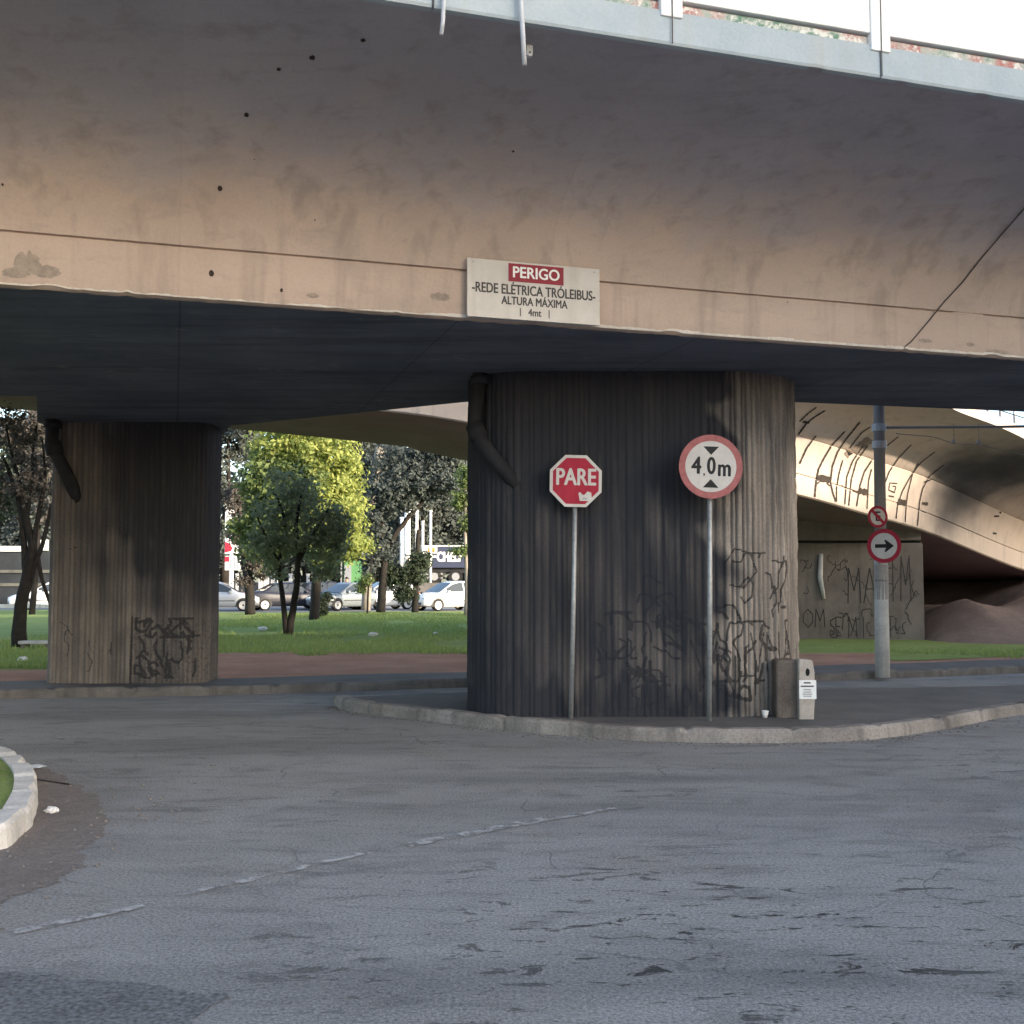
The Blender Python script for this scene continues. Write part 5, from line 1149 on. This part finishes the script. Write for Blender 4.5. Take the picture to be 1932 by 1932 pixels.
# white poles in front of the raised lot
for i, (x, yt, yb, r_, lb, m_) in enumerate(((758, 978, 1056, .14, 'pale narrow white post, left one of the pale pair near the slanting limb', 'white_bright'), (768, 962, 1060, .22, 'thick white sign tower near the slanting limb', 'white_bright'), (786, 948, 1062, .10, 'tall white lamp post between the sign tower and the truck', 'white_bright'), (812, 965, 1110, .09, 'white post standing in front of the lettered truck', 'white_bright'), (797, 985, 1150, .10, 'grey post left of the lettered truck', 'pvc'))):
    t_ = AT(x, yt, 73.4); b_ = AT(x, yb, 73.4); o = thing('white_post', lb, 'post', (b_.x, 73.4, 1.36 if i < 3 else 1.36), 0, 'pale posts by the raised lot')
    hgt = t_.z - 1.36
    MB().tube([Vector((0, 0, 0)), Vector((0, 0, hgt))], [r_, r_ * .9], 10).build('shaft', M[m_], o, smooth=True)
    MB().tube([Vector((0, 0, hgt)), Vector((0, 0, hgt + .08))], [r_ * 1.25, r_ * 1.1], 10).build('cap', M[m_], o)
    if i == 2: MB().tube([Vector((0, 0, hgt)), Vector((-.25, -.1, hgt + .15)), Vector((-.5, -.15, hgt + .1))], .06, 6).build('lamp_arm', M[m_], o)
# totem sign with red and white panels at the left edge of the middle opening
t_ = AT(436, 950, 66); b_ = AT(436, 1150, 66)
o = thing('totem_sign', 'tall white and red totem sign beside the left pillar', 'sign', (b_.x, 66, .05)); s6 = 66 / F
z_ = lambda y: AT(436, y, 66).z - .05
MB().box(-.10, .10, -.1, .1, 0, z_(1012)).build('pole', M['pvc'], o)
MB().box(-.42, .52, -.12, .12, z_(1045), z_(1015)).build('upper_panel', M['white_bright'], o, bevel=.03)
MB().box(-.40, .50, -.11, .11, z_(1076), z_(1049)).build('lower_panel', M['white_bright'], o, bevel=.03)
flat(MB(), [(-.40, z_(1043)), (-.02, z_(1040)), (.06, z_(1034)), (-.10, z_(1026)), (-.40, z_(1022))], -.13).build('red_mark', M['red'], o)
MB().box(-.40, -.12, -.125, -.113, z_(1060), z_(1050)).build('red_mark', M['red'], o)
for xx in (-.02, .22, .4): MB().box(xx - .03, xx + .03, -.125, -.113, z_(1074), z_(1053)).build('print_line', M['galv'], o)
t_ = thing('white_tower', 'slim white billboard mast above the totem sign', 'mast', (AT(434, 1150, 70).x, 70, .05))
zz = lambda y: AT(434, y, 70).z - .05
MB().tube([Vector((0, 0, 0)), Vector((0, 0, zz(1000)))], .10, 10).build('pole', M['pvc'], t_)
MB().box(-.38, .38, -.15, .15, zz(1000), zz(948)).build('panel', M['white_bright'], t_, bevel=.04)
for y in (960, 975, 987): MB().box(-.25, .2, -.165, -.152, zz(y) - .06, zz(y) + .06).build('print_line', M['galv'], t_)
# green kiosk
b_ = AT(668, 1112, 68); o = thing('green_kiosk', 'bright green round-topped kiosk behind the grey-blue car', 'kiosk', (b_.x, 68, .05)); s7 = 68 / F
ht = AT(668, 1058, 68).z - .05
MB().prism_xz([(-.65, 0), (.72, 0), (.72, ht - .5), (.60, ht - .16), (.3, ht), (-.3, ht), (-.65, ht - .1)], 0, 1.5).build('body', M['green'], o, bevel=.05)
MB().box(-.60, -.18, -.03, -.004, .9, ht - .28).build('door', M['galv'], o)
MB().box(.05, .66, -.03, -.004, .25, 1.5).build('crate_panel', M['teal'], o)
MB().box(-.9, .95, -.3, 1.6, ht + .42, ht + .68).build('awning', M['white_bright'], o)
for xx in (-.8, .85): MB().box(xx - .04, xx + .04, 0, .08, 0, ht + .42).build('awning_post', M['galv'], o)
# low retaining wall and pale gate posts behind the far road
MB_ = MB().box(-80, 60, 72.0, 72.28, 0, 1.45).build('retaining_wall', M['pavement']); tag(MB_, 'low dark retaining wall behind the parked cars', 'wall')
for i, (x, w_) in enumerate(((493, .16), (503, .16), (515, .12), (527, .14), (548, .10), (581, .09), (447, .08))):
    p = AT(x, 1110, 71); o = thing('gate_post', 'pale weathered gate post behind the dark sedan', 'post', (p.x, 71, .05), 0, 'pale gate posts')
    hh = AT(x, 1086, 71).z
    MB().box(-w_, w_, -w_, w_, 0, hh).build('shaft', M['pole_white'], o, bevel=.02); MB().box(-w_ * 1.2, w_ * 1.2, -w_ * 1.2, w_ * 1.2, hh, hh + .08).build('cap', M['pole_white'], o)
# board fence and rails seen left of the left pillar
o = thing('shop_front', 'low grey shop front with a white fascia board, left of the left pillar', 'building', (AT(10, 1150, 66).x, 66, .05))
MB().box(-4, 3.6, 0, 4, 0, 3.3).build('wall', M['dull_wall'], o); MB().box(-4, 1.2, -.12, -.003, AT(0, 1042, 66).z, AT(0, 1032, 66).z).build('fascia_board', M['white_bright'], o)
for z_ in (1.2, 2.0): MB().box(-4, 3.6, -.1, -.004, z_, z_ + .18).build('ledge', M['dull_ledge'], o)
MB().box(1.7, 2.5, -.15, -.004, AT(0, 1040, 66).z, AT(0, 1020, 66).z).build('sign_board', M['white_bright'], o)
o = thing('bench', 'pale concrete slab bench at the foot of the branching tree', 'bench', (AT(70, 1217, 24.2).x, 24.2, .11))
MB().box(-.36, .36, -.15, .15, .10, .17).build('seat', M['pole_white'], o, bevel=.015)
for xx in (-.26, .26): MB().box(xx - .05, xx + .05, -.12, .12, 0, .10).build('leg', M['pier'], o)
o = thing('guard_rail', 'low pale rail beside the far road left of the left pillar', 'rail', (AT(60, 1160, 50).x, 50, .1))
MB().box(-3, 3.4, -.04, .04, .25, .42).build('rail', M['pole_white'], o)
for xx in (-2.5, -.8, 1.0, 2.8): MB().box(xx - .06, xx + .06, .043, .12, 0, .45).build('post', M['galv'], o)
tag(MB().tube([AT(-200, 745, 30), AT(0, 762, 30), AT(130, 771, 30), AT(300, 780, 31)], .05, 8).build('overhead_cable', M['cable'], smooth=True), 'thick dark overhead cable left of the left pillar, below the viaduct', 'cable')

# person in white behind the grey-blue car
def person(label, loc, yaw, h=1.68):
    o = thing('person', label, 'person', loc, yaw); s_ = h / 1.7
    J = {'pel': (0, 0, .95), 'wst': (0, 0, 1.10), 'chs': (0, -.01, 1.30), 'nek': (0, 0, 1.45), 'hd': (0, -.015, 1.54), 'hdt': (0, -.01, 1.66), 'hl': (-.10, 0, .90), 'kl': (-.11, -.03, .50), 'al': (-.11, .02, .09), 'tl': (-.12, -.13, .04), 'hr': (.10, 0, .90), 'kr': (.11, .03, .50), 'ar': (.11, .08, .09), 'tr': (.12, -.07, .04),
         'sl': (-.19, 0, 1.38), 'el': (-.25, -.04, 1.12), 'wl': (-.22, -.20, .98), 'fl': (-.20, -.27, .96), 'sr': (.19, 0, 1.38), 'er': (.25, .02, 1.12), 'wr': (.25, -.05, .88), 'fr': (.25, -.08, .80)}
    rad = {'pel': .145, 'wst': .125, 'chs': .145, 'nek': .055, 'hd': .085, 'hdt': .065, 'hl': .09, 'kl': .06, 'al': .042, 'tl': .035, 'hr': .09, 'kr': .06, 'ar': .042, 'tr': .035, 'sl': .062, 'el': .043, 'wl': .03, 'fl': .026, 'sr': .062, 'er': .043, 'wr': .03, 'fr': .026}
    E = [('pel', 'wst'), ('wst', 'chs'), ('chs', 'nek'), ('nek', 'hd'), ('hd', 'hdt'), ('pel', 'hl'), ('hl', 'kl'), ('kl', 'al'), ('al', 'tl'), ('pel', 'hr'), ('hr', 'kr'), ('kr', 'ar'), ('ar', 'tr'), ('chs', 'sl'), ('sl', 'el'), ('el', 'wl'), ('wl', 'fl'), ('chs', 'sr'), ('sr', 'er'), ('er', 'wr'), ('wr', 'fr')]
    ks = list(J)
    def skin(nm, keys, m_, grow):
        ed = [(keys.index(a), keys.index(b)) for a, b in E if a in keys and b in keys]
        me = bpy.data.meshes.new(nm); me.from_pydata([tuple(c * s_ for c in J[k_]) for k_ in keys], ed, []); q = bpy.data.objects.new(nm, me); C.objects.link(q); q.parent = o
        md = q.modifiers.new('skin', 'SKIN'); 
        for i, k_ in enumerate(keys): me.skin_vertices[0].data[i].radius = (rad[k_] * s_ + grow,) * 2; me.skin_vertices[0].data[i].use_root = (i == 0)
        sb = q.modifiers.new('sub', 'SUBSURF'); sb.levels = sb.render_levels = 2; me.materials.append(m_); return q
    skin('body', ks, M['skin'], 0)
    skin('shirt', ['pel', 'wst', 'chs', 'sl', 'el', 'sr', 'er'], M['white_bright'], .014)
    skin('trousers', ['pel', 'hl', 'kl', 'al', 'hr', 'kr', 'ar'], M['car_dark'], .012)
    bm = bmesh.new(); bmesh.ops.create_uvsphere(bm, u_segments=16, v_segments=10, radius=.105 * s_); bmesh.ops.delete(bm, geom=[v_ for v_ in bm.verts if v_.co.z < -.02 and v_.co.y < .03], context='VERTS')
    me = bpy.data.meshes.new('hair'); bm.to_mesh(me); bm.free(); me.materials.append(M['hair']); q = bpy.data.objects.new('hair', me); C.objects.link(q); q.parent = o; q.location = (0, .005, 1.625 * s_)
    return o
person('person in a white shirt standing behind the grey-blue car', (AT(654, 1110, 62).x, 62, RZ), R(-20), 1.72)

# ---------------------------------------------------------------- litter
def lump(name, label, p, r_, m_, seed, group=None, flatn=.6, cat='litter'):
    bm = bmesh.new(); bmesh.ops.create_icosphere(bm, subdivisions=3, radius=1)
    for v_ in bm.verts:
        k_ = 1 + .35 * mnoise.noise(v_.co * 1.7 + Vector((seed * 5, 0, 0))) + .18 * mnoise.noise(v_.co * 5 + Vector((0, seed * 3, 0))); v_.co = Vector((v_.co.x * r_ * k_, v_.co.y * r_ * .8 * k_, v_.co.z * r_ * flatn * k_))
    me = bpy.data.meshes.new(name); bm.to_mesh(me); bm.free(); me.materials.append(m_); o = bpy.data.objects.new(name, me); C.objects.link(o); o.location = (p.x, p.y, p.z + r_ * flatn * .75); return tag(o, label, cat, group)
lump('crumpled_paper', 'small white crumpled paper on the soil beside the lower-left island', G(97, 1534), .042, M['litter'], 1)
lump('plastic_bag', 'flattened pale blue bag lying across the island kerb', G(62, 1448, .01), .10, M['litter_blue'], 2, None, .12)
o = thing('paper_cup', 'white paper cup lying at the foot of the right pillar', 'cup', G(1443, 1354, .118)); 
MB().tube([Vector((0, 0, 0)), Vector((.005, 0, .07))], [.026, .036], 12).build('cup', M['litter'], o, smooth=True); MB().tube([Vector((.005, 0, .07)), Vector((.006, 0, .078))], [.039, .037], 12).build('rim', M['white_bright'], o)
for i, (x, y) in enumerate(((495, 1190), (703, 1199), (822, 1196))):
    p = G(x, y, .15); p.z = lawn_h(p.x, p.y); lump('litter', ('pale litter on the lawn left of the two-trunk tree', 'pale litter on the lawn in the middle of the opening', 'tiny pale litter on the lawn near the right pillar')[i], p, (.14, .12, .07)[i], M['litter'], 5 + i, 'litter on the lawn', .5)
p = G(43, 1247, .13); lump('litter', 'pale litter on the grass left of the left pillar', p, .09, M['litter'], 12, 'litter on the lawn', .5)
for i, (x, y, r_) in enumerate(((270, 1714, .022), (128, 1560, .012), (1490, 1268, .05), (1700, 1270, .05))): pass

def grit(name, pts, m, label):
    mb = MB(); rq = random.Random(21)
    for x, y, z in pts:
        r_ = rq.uniform(.006, .02); a0 = rq.uniform(0, 6.28); ring_ = [(x + r_ * rq.uniform(.7, 1.2) * math.cos(a0 + 1.2566 * i_), y + r_ * rq.uniform(.6, 1.1) * math.sin(a0 + 1.2566 * i_), z) for i_ in range(5)]
        mb.add(ring_ + [(x + r_ * rq.uniform(-.3, .3), y, z + r_ * rq.uniform(.4, .8))], [(i_, (i_ + 1) % 5, 5) for i_ in range(5)])
    tag(mb.build(name, m), label, 'gravel', kind='stuff')
rq = random.Random(5); gp = []
for i_ in range(700):
    p = Vector(fr[rq.randrange(len(fr))]); gp.append((p.x + rq.gauss(0, .05), p.y - abs(rq.gauss(0, .14)) - .02, .001))
grit('gravel', gp, M['pier'], 'grit washed against the traffic island kerb')
gp = [(rq.uniform(-4.6, -2.3), rq.uniform(4.6, 9.6), .005) for _ in range(500)]
gp = [g_ for g_ in gp if g_[0] > -3.55 + (abs(g_[1] - 8) * -.35)]
grit('gravel', gp, M['dirt_fan'], 'loose grit around the soil fan at the lower-left island')
# ---------------------------------------------------------------- unseen stepped block, added outside the frame to shade the junction
s0 = 48.0; prp = Vector((-SUN.y, SUN.x, 0))
if prp.y < 0: prp = -prp
c0 = SUN * s0; dpt = SUN * 14
ab = thing('shade_block', 'unseen stepped block added right of the junction for its shade', 'building', (0, 0, 0))
for p0, p1, hh in ((-5, 22, 21), (22.02, 28.5, 16.4), (28.52, 41, 19.6)):
    a_, b_ = c0 + prp * p0, c0 + prp * p1
    MB().prism([tuple(p.xy) for p in (a_, b_, b_ + dpt, a_ + dpt)], -.05, hh).build('wall', M['pier'], ab, recalc=True)
    MB().prism([tuple(p.xy) for p in (a_ - SUN * .3, b_ - SUN * .3, b_ + dpt, a_ + dpt)], hh + .003, hh + .3).build('shade_block_roof', M['pavement'], ab, recalc=True)
